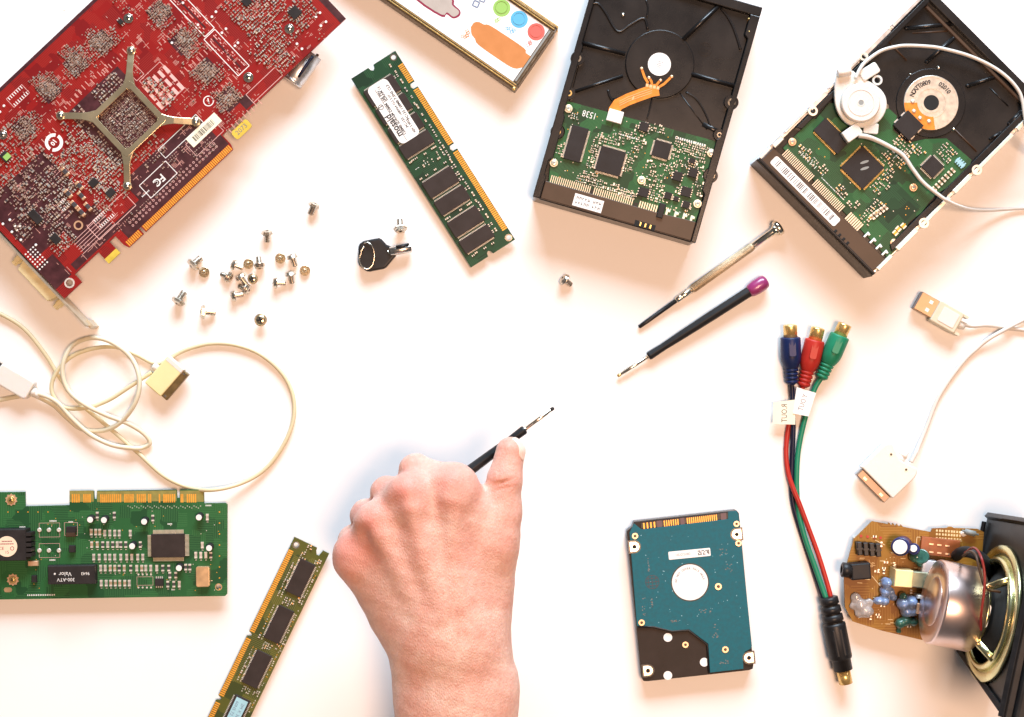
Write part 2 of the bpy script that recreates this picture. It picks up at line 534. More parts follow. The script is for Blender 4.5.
def scatter(mb, cx, cy, w, h, n, z, rng, ang=0.0, lo=1.0, hi=2.2, bodies=(1, 1, 2), pads=0.35, pitch=1.5, silk=5, avoid=()):
    """parts on a loose grid in a rectangle: capacitors, resistors, bare pads, vias"""
    c, s = math.cos(ang), math.sin(ang)
    nx, ny = max(1, int(w / pitch)), max(1, int(h / pitch))
    cells = [(i, j) for i in range(nx) for j in range(ny)]
    rng.shuffle(cells)
    used = set()
    k = 0
    for (i, j) in cells:
        if k >= n:
            break
        if (i, j) in used:
            continue
        x, y = (i + 0.5) / nx * w - w / 2, (j + 0.5) / ny * h - h / 2
        x += rng.uniform(-0.12, 0.12) * pitch; y += rng.uniform(-0.12, 0.12) * pitch
        X, Y = cx + x * c - y * s, cy + x * s + y * c
        if any((X - ax_) ** 2 + (Y - ay_) ** 2 < ar_ ** 2 for ax_, ay_, ar_ in avoid):
            continue
        r = rng.random()
        horiz = rng.random() < 0.5
        a = ang + (0 if horiz else math.pi / 2)
        nb = (i + 1, j) if horiz else (i, j + 1)
        if r < pads:
            t = rng.random()
            if t < 0.4:
                mb.cyl(X, Y, rng.uniform(0.25, 0.45), z, z + 0.06, 7, 0, smooth=False)
            elif t < 0.75:
                mb.cbox(X, Y, pitch * 0.75, 0.28, z, z + 0.05, a, silk, bottom=False)
            else:
                mb.cbox(X, Y, 0.8, 0.5, z, z + 0.08, a, 0, bottom=False)
        else:
            if nb in used:
                a = ang; L = pitch * 0.8
            else:
                used.add(nb)
                L = min(rng.uniform(lo, hi), pitch * 1.75)
                off = pitch / 2
                X += off * math.cos(a); Y += off * math.sin(a)
            smd(mb, X, Y, L, min(L * 0.55, pitch * 0.72), z, a, rng.choice(bodies), rng.uniform(0.45, 0.9))
        used.add((i, j))
        k += 1

def chip(T, cx, cy, w, h, z, t=1.4, leads='xy', parent=None, name='chip', mat='epoxy', lead=1.0, pitch=0.9, lmat='tin', ang=0.0, bevel=0.15, dot=True):
    """integrated circuit, centre in local mm; leads on the x and/or y sides as a sub-part"""
    b = MB().cbox(cx, cy, w, h, z + 0.15, z + t, ang, 0, ch=0.18)
    if dot:
        c, s = math.cos(ang), math.sin(ang)
        dx, dy = -w / 2 + min(w, h) * .14, h / 2 - min(w, h) * .14
        b.cyl(cx + dx * c - dy * s, cy + dx * s + dy * c, min(w, h) * .05, z + t, z + t + .01, 10, 0)
    o = b.build(name, mat, parent or T)
    p = MB()
    c, s = math.cos(ang), math.sin(ang)
    def put(x, y, lw, lh):
        p.cbox(cx + x * c - y * s, cy + x * s + y * c, lw, lh, z + 0.02, z + t * 0.4, ang, 0, bottom=False)
    if 'x' in leads:
        n = max(2, int(h * 0.92 / pitch))
        for i in range(n):
            y = -h * 0.46 + h * 0.92 * (i + .5) / n
            put(-w / 2 - lead / 2, y, lead, pitch * .5); put(w / 2 + lead / 2, y, lead, pitch * .5)
    if 'y' in leads:
        n = max(2, int(w * 0.92 / pitch))
        for i in range(n):
            x = -w * 0.46 + w * 0.92 * (i + .5) / n
            put(x, -h / 2 - lead / 2, pitch * .5, lead); put(x, h / 2 + lead / 2, pitch * .5, lead)
    if p.v:
        p.build('pins', lmat, o, kind='stuff')
    return o

# ------------------------------------------------------------------ setting
tb = MB()
tb.cbox(0, 0, 3000, 2600, -30, 0)
t_o = tb.build('tabletop', 'table')
t_o['kind'] = 'structure'
t_o['label'] = 'plain bright white tabletop'
# ================================================================== red graphics card, lying on its cooler, back of the board up
def graphics_card():
    rng = random.Random(5)
    Z = 18.0
    s = sz(Z)
    T = Thing('graphics_card', 'large red graphics card with four-armed metal clip and gold edge contacts', 'graphics card', 76, 273, Z, 43.35)
    def uv(u, v):
        return (u / s, v / s)
    R90 = math.pi / 2
    # board
    outline = [uv(-26, -10.5), uv(-2, -10.5), uv(-2, 0), uv(54, 0), uv(54, -12), uv(56, -17.8), uv(76, -17.8), uv(76, -6), uv(79, -6),
               uv(79, -17.8), uv(199, -17.8), uv(201, -12), uv(201, 0), uv(371, 0), uv(371, 187), uv(-26, 187)]
    holes = [circ(*T.p(78.5, 225.3, Z), 1.9, 14), circ(*T.p(69.6, 283, Z), 2.2, 14)]
    b = MB().prism(outline, Z - 1.6, Z, 0, holes)
    board = b.build('circuit_board', 'gpu_red', T)
    ZB = Z + 0.02
    # maroon fields (no copper beneath the lacquer)
    mm = MB()
    def field(u0, u1, v0, v1, dz=0.0):
        mm.cbox((u0 + u1) / 2 / s, (v0 + v1) / 2 / s, (u1 - u0) / s, (v1 - v0) / s, ZB - 0.01, ZB + 0.02 + dz, 0, 0, bottom=False)
    field(62, 200, -11, 2); field(96, 196, 2, 34, .004); field(2, 96, 2, 10)
    field(-20, 44, 38, 84); field(-26, -4, 2, 30, .004); field(44, 60, 60, 112, .008)
    field(364, 371, 0, 187); field(-26, 340, 183.5, 187); field(-26, 40, 150, 183, .002)
    field(103, 172, 48, 122, .006); field(236, 247, 2, 14)
    for (px, py) in ((160, 13), (182, 42), (207, 70), (229, 99), (102, 42), (76, 64), (49, 90), (24, 128)):
        (x, y) = T.p(px, py, Z)
        field(x * s - 10, x * s + 9, y * s - 10, y * s + 10, .003)
    field(20, 60, 10, 38, .012); field(-20, 60, 84, 112, .007)
    mm.build('dark_lacquer_fields', 'gpu_maroon', board)
    # gold contacts
    g = MB()
    n = 0
    for (a, bb) in ((57, 75), (80, 199)):
        k = int((bb - a) / 2.15)
        for i in range(k):
            u = a + (bb - a) * (i + .5) / k
            g.cbox(u / s, -14.4 / s, 1.5 / s, 6.2 / s, Z - 0.01, Z + 0.05, 0, 0)
    g.build('gold_contact_row', 'gold', board, kind='stuff')
    # retention hook tab and yellow sticker tab
    MB().cbox(38 / s, -7.5 / s, 15 / s, 15 / s, Z - 1.5, Z - 0.1).build('hook_tab', 'gpu_red', T)
    MB().cbox(38 / s, -12.5 / s, 15.6 / s, 6 / s, Z - 1.6, Z - 0.05).build('tab_sleeve', 'yellow_tab', T)
    st = MB().prism(rrect(219 / s, -9 / s, 21 / s, 10 / s, 1.5), Z - 1.2, Z - 0.2).build('yellow_tab', 'yellow_tab', T)
    MB().text('2073', 219 / s, -9 / s, Z - 0.17, 4.2, 0, 0).build('printed_number', 'inkgrey', st)
    # surface mounted parts ------------------------------------------------
    AV = [(*T.p(54, 142.5, Z), 8.5), (*T.p(208.5, 101, Z), 4.5), (*T.p(159, 180, Z), 7), (*T.p(78.5, 225.3, Z), 4.5), (*T.p(128.5, 18.5, Z), 4.5), (*T.p(289.5, 29, Z), 4.5), (*T.p(248.5, 77.5, Z), 4.5), (*T.p(82, 203, Z), 8)]
    q = MB()
    def cl(px, py, w, h, n, **kw):
        x, y = T.p(px, py, Z)
        scatter(q, x, y, w / s, h / s, n, ZB + 0.03, rng, silk=6, avoid=AV, **kw)
    for (px, py) in ((160, 13), (182, 42), (207, 70), (229, 99), (102, 42), (76, 64), (49, 90), (24, 128)):
        for k in range(5):
            cl(px + rng.uniform(-9, 9), py + rng.uniform(-9, 9), rng.uniform(10, 24), rng.uniform(10, 24), 60, lo=0.9, hi=2.2, bodies=(1, 1, 2, 7), pads=.4, pitch=rng.choice((1.2, 1.35, 1.6)))
        cl(px, py, 44, 42, 22, lo=1.0, hi=1.6, bodies=(2, 1), pads=.9, pitch=2.2)
        x, y = T.p(px, py, Z)
        for k in range(9):          # rows of short printed bars beside each cluster
            q.cbox(x - 21 / s + k * 5.2 / s, y - 22 / s - rng.random() * 1.5, .5, 2.6 + rng.random() * 1.5, ZB + .03, ZB + .06, 0, 6, bottom=False)
    for k in range(520):       # short printed bars and outlines across the red field
        u, v = rng.uniform(-10, 355), rng.uniform(4, 178)
        x, y = u / s, v / s
        if any((x - a_) ** 2 + (y - b_) ** 2 < (c_ + 1) ** 2 for a_, b_, c_ in AV) or (rng.random() < .55 and 60 < u < 330 and v > 130) or (96 < u < 180 and 40 < v < 125):
            continue
        L_ = rng.choice((.9, 1.6, 2.6, 4.2))
        for j in range(rng.choice((1, 1, 2, 4))):
            if rng.random() < .5:
                q.cbox(x, y + j * .75, L_, .26, ZB + .03, ZB + .055 + .00003 * k, 0, 6, bottom=False)
            else:
                q.cbox(x + j * .75, y, .26, L_, ZB + .03, ZB + .055 + .00003 * k, 0, 6, bottom=False)
    cl(129, 119, 44, 44, 330, lo=.8, hi=1.5, bodies=(1, 1, 2), pads=.3, pitch=1.05)
    for (px, py, w, h, n) in ((108, 88, 34, 18, 45), (160, 92, 18, 38, 55), (152, 152, 30, 20, 40), (98, 152, 28, 26, 70)):
        cl(px, py, w, h, n, lo=1.2, hi=2.8, bodies=(1, 7, 2), pads=.35, pitch=1.9)
    for (px, py, w, h, n) in ((72, 140, 60, 40, 100), (40, 172, 60, 44, 120), (90, 175, 60, 36, 80), (20, 190, 40, 50, 80), (60, 215, 46, 34, 60), (106, 196, 40, 30, 50),
                              (28, 222, 30, 18, 40), (8, 150, 40, 36, 80), (62, 242, 26, 20, 45), (120, 165, 40, 18, 60)):
        cl(px, py, w, h, n, lo=1.2, hi=3.0, bodies=(1, 1, 2, 7), pads=.42, pitch=1.85)
    for (px, py, w, h, n) in ((262, 14, 50, 24, 110), (285, 32, 40, 26, 100), (240, 4, 34, 22, 60), (302, 12, 26, 26, 60), (272, 54, 28, 20, 50), (284, 64, 18, 14, 24)):
        cl(px, py, w, h, n, lo=1.2, hi=2.6, bodies=(2, 2, 1, 7), pads=.3, pitch=1.8)
    for (px, py, w, h, n) in ((176, 156, 40, 8, 26), (150, 200, 90, 6, 44), (205, 150, 26, 14, 30), (232, 120, 30, 16, 22), (125, 8, 12, 34, 30), (195, 95, 36, 10, 26),
                              (140, 70, 10, 40, 26), (320, 38, 14, 10, 6), (24, 236, 18, 10, 14)):
        cl(px, py, w, h, n, lo=.9, hi=1.6, bodies=(1, 2), pads=.8, pitch=1.6)
    q.build('surface_components', SMG, board, kind='stuff')
    q = MB()      # brighter parts round the power stage and the display outputs
    for (px, py, w, h, n) in ((72, 150, 50, 30, 70), (88, 178, 50, 30, 80), (55, 185, 40, 30, 50), (62, 208, 36, 24, 50), (104, 190, 30, 24, 40), (110, 165, 30, 16, 30), (270, 40, 50, 30, 70), (262, 14, 44, 26, 50), (284, 60, 18, 14, 20), (64, 240, 20, 16, 22), (129, 119, 30, 30, 90), (160, 92, 14, 34, 14), (106, 88, 30, 14, 12)):
        cl(px, py, w, h, n, lo=1.0, hi=2.2, bodies=(1, 2, 2), pads=.55, pitch=1.9)
    q.v = [(a, b_, c_ + (.35 if c_ > ZB + .1 else .02)) for a, b_, c_ in q.v]
    q.build('bright_components', SM, board, kind='stuff')
    # tall filter capacitors in two pairs (white ends, dark middle)
    for (px, py) in ((82, 196), (88.5, 207), (75, 205), (82, 212.5), (66, 172), (69, 194), (80, 186)):
        x, y = T.p(px, py, Z)
        c = MB()
        c.cbox(x, y, 2.4, 3.2, ZB, ZB + 1.9, 0, 1, ch=.15)
        for k in (-1, 1):
            c.cbox(x, y + k * 2.2, 2.5, 1.5, ZB, ZB + 2.0, 0, 0, ch=.2)
        c.build('filter_capacitor', ['copper_pale', 'res'], board)
    # small chips
    for (px, py, w, h) in ((94, 183, 5.5, 4.5), (111, 193, 5.5, 4.5), (6, 157, 5, 6), (56, 239, 5, 6), (36, 217, 5, 9), (295, 13, 6.5, 6.5), (247, 2, 5, 5), (121, 22, 3, 3)):
        x, y = T.p(px, py, Z)
        chip(T, x, y, w, h, ZB, 1.5, 'y', parent=board, pitch=1.2, lead=1.2)
    x, y = T.p(8, 157, Z)
    MB().cbox(x, y, 4.2, 3.4, ZB + 1.6, ZB + 1.75).build('green_dot', 'p_green', board)
    # silkscreen
    k = MB()
    def P(px, py):
        return T.p(px, py, Z)
    def L(a, bb, w=.45, m=0):
        k.line(*P(*a), *P(*bb), w, ZB + .05, m)
    for (px, py, w_, h_) in ((226.6, 52.6, 15, 50), (189, 10.5, 13, 60)):
        x, y = P(px, py)
        k.rect(x, y, w_ / s, h_ / s, .5, ZB + .05, 0, 0)
        for i in range(34):
            k.cbox(x + rng.choice((-2.4, -1.2, 1.4, 2.6)), y + rng.uniform(-.46, .46) * h_ / s, .5, rng.uniform(.6, 1.6), ZB + .04, ZB + .06 + i * .0003, 0, 1)
        k.cbox(x, y, 1.0, h_ * .8 / s, ZB + .03, ZB + .05, 0, 3)
    for (u0, u1, v0, v1, w, m) in ((246, 286, 2, 13, .35, 1), (168, 205, 2, 18, .3, 1),
                                   (106, 142, 3, 20, .45, 0), (144, 196, 22, 33, .4, 0), (178, 206, 60, 96, .3, 1), (176, 186, 98, 112, .3, 1),
                                   (338, 362, 100, 128, .35, 1), (40, 90, 8, 26, .4, 1)):
        k.rect((u0 + u1) / 2 / s, (v0 + v1) / 2 / s, (u1 - u0) / s, (v1 - v0) / s, w, ZB + .05, 0, m)
    for i in range(6):
        u = 20 + i * .1
        k.line(18 / s, (9 + i * 3.1) / s, 62 / s, (9 + i * 3.1) / s, .3, ZB + .06, 1)
    for i in range(5):           # bars of the big printed block beside the clip
        for j in range(3):
            k.cbox((176 + i * 7 + j * .8) / s, (64 + 11 * j) / s, 3.4 / s, 8.5 / s, ZB + .04, ZB + .07, 0, 1, bottom=False)
    for j in range(2):
        for i in range(26):
            k.ring((74 + i * 4.6) / s, (-4.5 + j * 4.2) / s, .45, .72, ZB + .03, ZB + .06, 8, 1)
    for i in range(7):
        for j in range(4):
            x, y = P(41, 263)
            k.cyl(x + (j - 1.5) * 2.1, y + (i - 3) * 2.1 + 4, .55, ZB, ZB + .25, 8, 0)
    for (px, py) in ((3, 224), (12, 232), (10, 220), (15, 226), (20, 226), (17, 230), (21, 240), (36, 245), (216, 12), (212, 17), (198, 25), (226, 29), (222, 33), (238, 43), (235, 46),
                     (320, 13), (316, 17), (326, 22), (321, 26), (297, 44), (302, 49), (172, 43), (183, 3), (64, 10), (4, 106), (0, 112)):
        k.cyl(*P(px, py), .85, ZB, ZB + .5, 10, 0, ch=.2)
    # printed ring mark "01" and the small circled mark
    x, y = P(54, 142.5)
    k.ring(x, y, 3.6, 5.6, ZB + .03, ZB + .07, 28, 2, math.radians(35), math.radians(195))
    k.ring(x, y, 3.6, 5.6, ZB + .03, ZB + .07, 28, 2, math.radians(215), math.radians(375))
    k.text('01', x, y, ZB + .06, 3.9, math.radians(12), 2, bold=.03)
    x, y = P(208.5, 101)
    k.ring(x, y, 2.7, 3.3, ZB + .03, ZB + .06, 24, 0)
    k.cbox(x, y, .7, 3.4, ZB + .03, ZB + .06, -.5, 0)
    x, y = P(159, 180)
    k.text('FC', x, y, ZB + .06, 6.6, math.pi, 0, bold=.02).text('C', x - 2.1, y, ZB + .07, 3.0, math.pi, 0)
    for i in range(7):
        k.cbox(x - 9 - i * .9, y - .4, .5, .9, ZB + .04, ZB + .06, 0, 0)
    x, y = P(309, 47)
    k.text('ASSY', x, y, ZB + .06, 1.6, 0, 1)
    k.build('silkscreen', ['silk', 'silkpink', 'white_label', 'gpu_maroon'], board, kind='stuff')
    # empty dual-row footprint with white pads, and the one beside the hole
    for (px, py, n_, w_, h_) in ((18, 96, 7, 13, 7), (104, 218, 8, 13, 7), (64, 205, 5, 7, 6)):
        x, y = P(px, py)
        e = MB()
        e.rect(x, y, w_, h_, .3, ZB + .05, 0, 1)
        for i in range(n_):
            for kk in (-1, 1):
                e.cbox(x + (i - (n_ - 1) / 2) * w_ * .92 / n_, y + kk * h_ * .36, .55, 2.0, ZB + .03, ZB + .1, 0, 0)
        e.build('empty_footprint', ['silk', 'silkpink'], board)
    # mounting screws
    for (px, py, r) in ((128.5, 18.5, 3.1), (289.5, 29, 3.1), (248.5, 77.5, 3.2), (3, 135, 2.9)):
        x, y = P(px, py)
        h = MB().cyl(x, y, r, ZB, ZB + .6, 20, 0, ch=.2).dome(x, y, r * .66, ZB + .6, 1.1)
        o = h.build('mounting_screw', 'nickel', T)
        MB().cbox(x, y, r * .8, r * .16, ZB + 1.5, ZB + 1.72, .6).cbox(x, y, r * .16, r * .8, ZB + 1.5, ZB + 1.725, .6).build('screw_recess', 'hole', o)
    x, y = P(78.5, 225.3)
    MB().ring(x, y, 1.9, 2.9, ZB - .02, ZB + .25, 24).build('plated_hole', 'copper_pale', T)
    x, y = P(69.6, 283)
    MB().ring(x, y, 2.2, 3.2, ZB - .02, ZB + .25, 14).build('plated_hole', 'solder', T)
    # barcode label
    x, y = P(204, 130)
    lab = MB().cbox(x, y, 39 / s, 11.6 / s, ZB + .02, ZB + .16).build('barcode_label', 'cream_label', T)
    bc = MB()
    xx = x - 13.5 / s
    while xx < x + 13.5 / s:
        w_ = rng.choice((.18, .18, .32, .5))
        bc.cbox(xx, y, w_, 6 / s, ZB + .16, ZB + .19)
        xx += w_ + rng.choice((.22, .3, .5))
    bc.build('barcode', 'ink', lab)
    # four-armed retention clip
    cx, cy = P(129, 119.3)
    hw, t = 25.0 / s, 5.6 / s           # half side of the square opening, rail width
    arms = [P(131.5, 51), P(61, 115.8), P(196, 122), P(127.5, 186)]
    c = MB()
    zc = ZB + 2.0
    o_ = hw + t / 2
    i_ = hw - t / 2
    outer = rrect(cx, cy, 2 * o_, 2 * o_, 2.2)
    inner = rrect(cx, cy, 2 * i_, 2 * i_, .8)
    c.prism(outer, zc, zc + 1.3, 0, [inner])
    frame = c.build('retention_clip', 'clip', T, bevel=.55, bseg=3)
    for (ax, ay) in arms:
        d = Vector((ax - cx, ay - cy)); dn = d.normalized(); nn = Vector((-dn.y, dn.x))
        st_ = Vector((cx, cy)) + dn * (hw * 1.414 - .5)
        en = Vector((ax, ay))
        W0, W1 = 4.6, 2.05
        pts = [st_ + nn * W0 - dn * 2, st_ + nn * 3.1 + dn * 4, en - dn * 4 + nn * W1]
        a = MB()
        up = [(st_ + nn * W0 - dn * 3.2, zc + 1.15), (st_ + nn * 2.7 + dn * 3.0, zc + 1.2), (st_ + nn * W1 + dn * 7, zc + 1.15), (en - dn * 7.5 + nn * W1, zc + .2), (en - dn * 2 + nn * W1, zc - 1)]
        dnp = [(p - nn * 2 * nn.dot(p - st_), z) for p, z in up]
        vs = []
        for (p1, z1), (p2, z2) in zip(up, dnp):
            vs += [(p1.x, p1.y, z1), (p2.x, p2.y, z2), (p1.x, p1.y, z1 - 1.0), (p2.x, p2.y, z2 - 1.0)]
        fs = []
        for i in range(4):
            j = 4 * i
            fs += [(j, j + 1, j + 5, j + 4), (j + 2, j + 6, j + 7, j + 3), (j, j + 4, j + 6, j + 2), (j + 1, j + 3, j + 7, j + 5)]
        a.add(vs, fs)
        a.cyl(en.x, en.y, 2.8, zc - 2.0, zc - .9, 20, 0)
        ao = a.build('clip_arm', 'clip', frame, bevel=.25, fix=True)
        h = MB().cyl(en.x, en.y, 2.1, zc - .9, zc - .2, 18, 0, ch=.2).dome(en.x, en.y, 1.6, zc - .2, .7)
        so = h.build('clip_screw', 'nickel', frame)
    # slot bracket with connector, standing on the table along the card's end
    br = MB()
    br.cbox(-28.5 / s, 72 / s, 1.0, 236 / s, 3.0, Z + 2.0)
    bo = br.build('slot_bracket', 'bracket', T)
    br = MB().cbox(-27.6 / s, -44 / s, 2.6, 9 / s, 0.2, 12)
    br.build('bracket_foot', 'bracket', bo)
    x, y = P(36.5, 280.5)
    v0 = y
    cn = MB().prism([(-29 / s - .2, v0 - 15.5), (-29 / s - .2, v0 + 15.5), (-29 / s - 7.2, v0 + 13.4), (-29 / s - 7.2, v0 - 13.4)], Z - 10, Z - 1.5)
    co = cn.build('display_connector', 'connector_brass', T, bevel=.5)
    MB().cbox(-29 / s - 7.3, v0, .3, 22, Z - 9, Z - 2.4).build('connector_face', 'white_plastic', co)
    for kx in (-1, 1):
        MB().lathe((-29 / s - .1, v0 + kx * 18.6, Z - 5.5), (-29 / s - 6, v0 + kx * 18.6, Z - 5.5), [(0, 2.6), (4.6, 2.6), (4.7, 2.0), (7.2, 2.0)], 6, smooth=False).build('jack_post', 'connector_brass', T)
    # cooler under the board, fan capacitor can peeping out
    MB().cbox(150 / s, 95 / s, 250 / s, 150 / s, 4, Z - 3.2).build('cooler_shroud', 'blackplastic', T, bevel=1)
    for (u, v) in ((40, 30), (260, 30), (40, 160), (260, 160)):
        MB().cyl(u / s, v / s, 3, 0, 4.2, 12).build('cooler_foot', 'blackrubber', T)
    p0 = T.p3(288, 84, 8.5); 
    d = MB().lathe(T.p3(291.5, 82.5, 8.0), T.p3(314, 51, 8.0), [(0, 6.2), (.5, 6.8), (1.6, 6.8), (2.2, 6.3), (3, 6.8), (22, 6.8)], 28)
    can = d.build('can_capacitor', 'alu', T)
    MB().tube(spline([T.p3(296.5, 80, 12), T.p3(302, 71.5, 15), T.p3(313, 56, 15)], 5), 1.0, 6).build('can_stripe', 'navy_cable', can)
    MB().tube(spline([T.p3(299, 85, 8), T.p3(308, 73, 8.5), T.p3(318, 54, 10)], 6), .9, 8).build('fan_wire', 'brown_plastic_and_sheen', T)
graphics_card()

# ================================================================== memory modules
def contacts(mb, x0, x1, y, h, z, pitch=1.27, fill=.66):
    n = int((x1 - x0) / pitch)
    for i in range(n):
        mb.cbox(x0 + (x1 - x0) * (i + .5) / n, y, (x1 - x0) / n * fill, h, z - .01, z + .05, 0, 0, bottom=False)

def dimm_label():
    rng = random.Random(11)
    Z = 4.2
    s = sz(Z)
    T = Thing('memory_module', 'green memory module with a white printed label over its chips', 'memory module', 395.3, 50.7, Z, -57.6)
    Lm, Hm = 223.5 / s, 52.3 / s
    def uv(u, v):            # u px along the stick, v px in from the contact edge
        return (u / s, -v / s)
    out = [uv(0, 0), uv(36, 0), uv(36, 5), uv(39, 6.5), uv(42, 5), uv(42, 0), uv(109.5, 0), uv(109.5, 5), uv(112.5, 6.5), uv(115.5, 5), uv(115.5, 0), uv(223.5, 0)]
    out += [uv(223.5, 26), uv(220, 27), uv(218.6, 29), uv(220, 31), uv(223.5, 32), uv(223.5, 52.3), uv(0, 52.3), uv(0, 32), uv(3.5, 31), uv(5, 29), uv(3.5, 27), uv(0, 26)]
    holes = [circ(*uv(4.5, 5), 1.6, 14), circ(*uv(218.5, 4.5), 1.6, 14)]
    board = MB().prism(out, Z - 1.3, Z, 0, holes).build('circuit_board', ['pcb_dimm'], T)
    for h in ((4.5, 5), (218.5, 4.5)):
        MB().ring(*uv(*h), 1.6, 2.3, Z - .01, Z + .05, 20).build('plated_hole', 'nickel', board)
    g = MB()
    for a, b in ((14, 35), (43, 108.5), (117, 210)):
        contacts(g, a / s, b / s, -3.2 / s, 5.6 / s, Z, 1.3)
    g.build('gold_contact_row', 'gold', board, kind='stuff')
    for (a, b) in ((17, 37), (39, 58.5), (62, 80.5), (82.5, 99), (125.5, 145.5), (148, 166), (172.5, 192), (194.5, 211)):
        x, y = uv((a + b) / 2, 32.2)
        chip(T, x, y, (b - a) / s - 1.2, 34 / s, Z, 1.15, 'x', parent=board, mat='epoxy_brown', lead=.9, pitch=.8, name='memory_chip')
    q = MB()
    u = 10
    while u < 212:          # chain of resistor packs between chips and contacts
        L = rng.choice((1.6, 2.2, 3.0))
        x, y = uv(u, 11.5 + rng.uniform(-.8, .8))
        smd(q, x, y, L, 1.0, Z, 0, rng.choice((2, 1)), .5)
        if rng.random() < .3:
            x, y = uv(u, 14.5)
            smd(q, x, y, 1.6, .9, Z, 0, 2, .5)
        u += L * s + rng.choice((1.5, 2.5, 4.5))
    for u in (102.5, 121.5, 169.3, 214.5):
        for v in (18, 21, 30, 40, 44, 47):
            if rng.random() < .8:
                smd(q, *uv(u + rng.uniform(-.6, .6), v), 1.7, .95, Z, math.pi / 2, rng.choice((1, 2)), .7)
    scatter(q, *uv(111, 30), 9 / s, 34 / s, 16, Z, rng, pads=.8, pitch=1.6)
    q.build('surface_components', SM, board, kind='stuff')
    lab = MB().prism(rrect(50.5 / s, -34 / s, 66 / s, 23 / s, 3.2), Z + 1.16, Z + 1.3).build('paper_label', 'white_label', T)
    t = MB()
    zz = Z + 1.33
    A = math.pi
    t.text('mosaid', *uv(63, 41.3), zz, 6.0, A, 0, squeeze=.9, bold=.03)
    x, y = uv(40.5, 42.5)
    t.ring(x, y, 1.3, 1.75, zz, zz + .01, 18)
    t.line(x - .3, y - 1.4, x - .3, y + 1.4, .5, zz)
    t.line(*uv(22, 38.3), *uv(82, 38.3), .28, zz)
    t.text('128MB SDRAM DIMM 168 PIN', *uv(51, 36.2), zz, 2.5, A, 0, bold=.035)
    t.text('SDRAM 13', *uv(30, 33.6), zz, 2.3, A, 0, bold=.035)
    t.text('PC-133', *uv(66, 30.3), zz, 2.3, A, 0, bold=.035)
    t.text('16MX64 CL3 3.3V', *uv(46, 29.4), zz, 2.0, A, 0, bold=.035)
    t.text('PC133 128MB 7.5NS CL3', *uv(45, 25.4), zz, 2.4, A, 0, bold=.035)
    t.text('REV 2 0023', *uv(72, 27.0), zz, 2.0, A, 0, bold=.035)
    t.build('printed_text', 'ink', lab)
dimm_label()

def simm_olive():
    rng = random.Random(21)
    Z = 3.8
    s = sz(Z)
    T = Thing('memory_module', 'olive memory module with bare black chips, one bearing a pale blue label', 'memory module', 294.4, 537, Z, -115.7)
    # local x runs down the stick, local y to the right edge is negative v
    def uv(u, v):
        return (u / s, v / s)
    Lp, Hp = 216, 38.5
    out = [uv(0, 0), uv(0, 0 + 25), uv(3, 25.5), uv(6.5, 27.5), uv(6.5, 30), uv(3, 31), uv(0, 31.5), uv(0, Hp), uv(Lp, Hp), uv(Lp, 0),
           uv(180.5, 0), uv(179, 4), uv(177, 4), uv(175.5, 0), uv(109.5, 0), uv(108, 4), uv(106, 4), uv(104.5, 0)]
    out = [(x, y) for x, y in out]
    board = MB().prism(out, Z - 1.3, Z, 0, [circ(*uv(6.5, 5), 1.6, 12)]).build('circuit_board', 'pcb_olive', T)
    MB().ring(*uv(6.5, 5), 1.6, 2.3, Z - .01, Z + .05, 18).build('plated_hole', 'nickel', board)
    g = MB()
    for a, b in ((13, 104), (111, 175), (182, 214)):
        contacts(g, a / s, b / s, 2.9 / s, 5.2 / s, Z, 1.3)
    g.build('gold_contact_row', 'gold', board, kind='stuff')
    for (px, py) in ((300.7, 577.7), (279.3, 624.2), (257.3, 668.8), (235.5, 713.5)):
        x, y = T.p(px, py, Z)
        o = chip(T, x, y, 36 / s, 16.5 / s, Z, 1.3, 'y', parent=board, mat='epoxy_brown', lead=1.0, pitch=.95, name='memory_chip')
        if py > 700:
            l = MB().cbox(x - 3.0, y + .2, 23 / s, 12.5 / s, Z + 1.31, Z + 1.42).build('blue_label', 'ice_blue', o)
            MB().text('2M X 36', x - 3.0, y + 1.7, Z + 1.45, 2.8, 0).text('60NS 72', x - 3.0, y - 2, Z + 1.45, 2.8, 0).build('printed_text', 'p_slate', l)
    q = MB()
    for (px, py, w, h, n) in ((288, 601, 7, 10, 10), (301, 599, 10, 7, 7), (267, 646, 7, 9, 12), (279, 646, 10, 7, 7), (246, 690, 7, 9, 10), (257, 692, 10, 7, 7),
                              (305, 553, 24, 8, 14), (318, 562, 7, 7, 5)):
        scatter(q, *T.p(px, py, Z), w / s, h / s, n, Z, rng, pads=.45, pitch=1.4, bodies=(1, 2, 4))
    for px, py in ((287, 580), (268, 622), (247, 664)):
        scatter(q, *T.p(px, py, Z), 38 / s, 7 / s, 26, Z, rng, pads=.75, pitch=1.5, bodies=(1, 2), silk=4)
    scatter(q, *uv(105, 35.5), 190 / s, 2.6 / s, 50, Z, rng, pads=.95, pitch=1.5, silk=4)
    q.build('surface_components', SM, board, kind='stuff')
simm_olive()

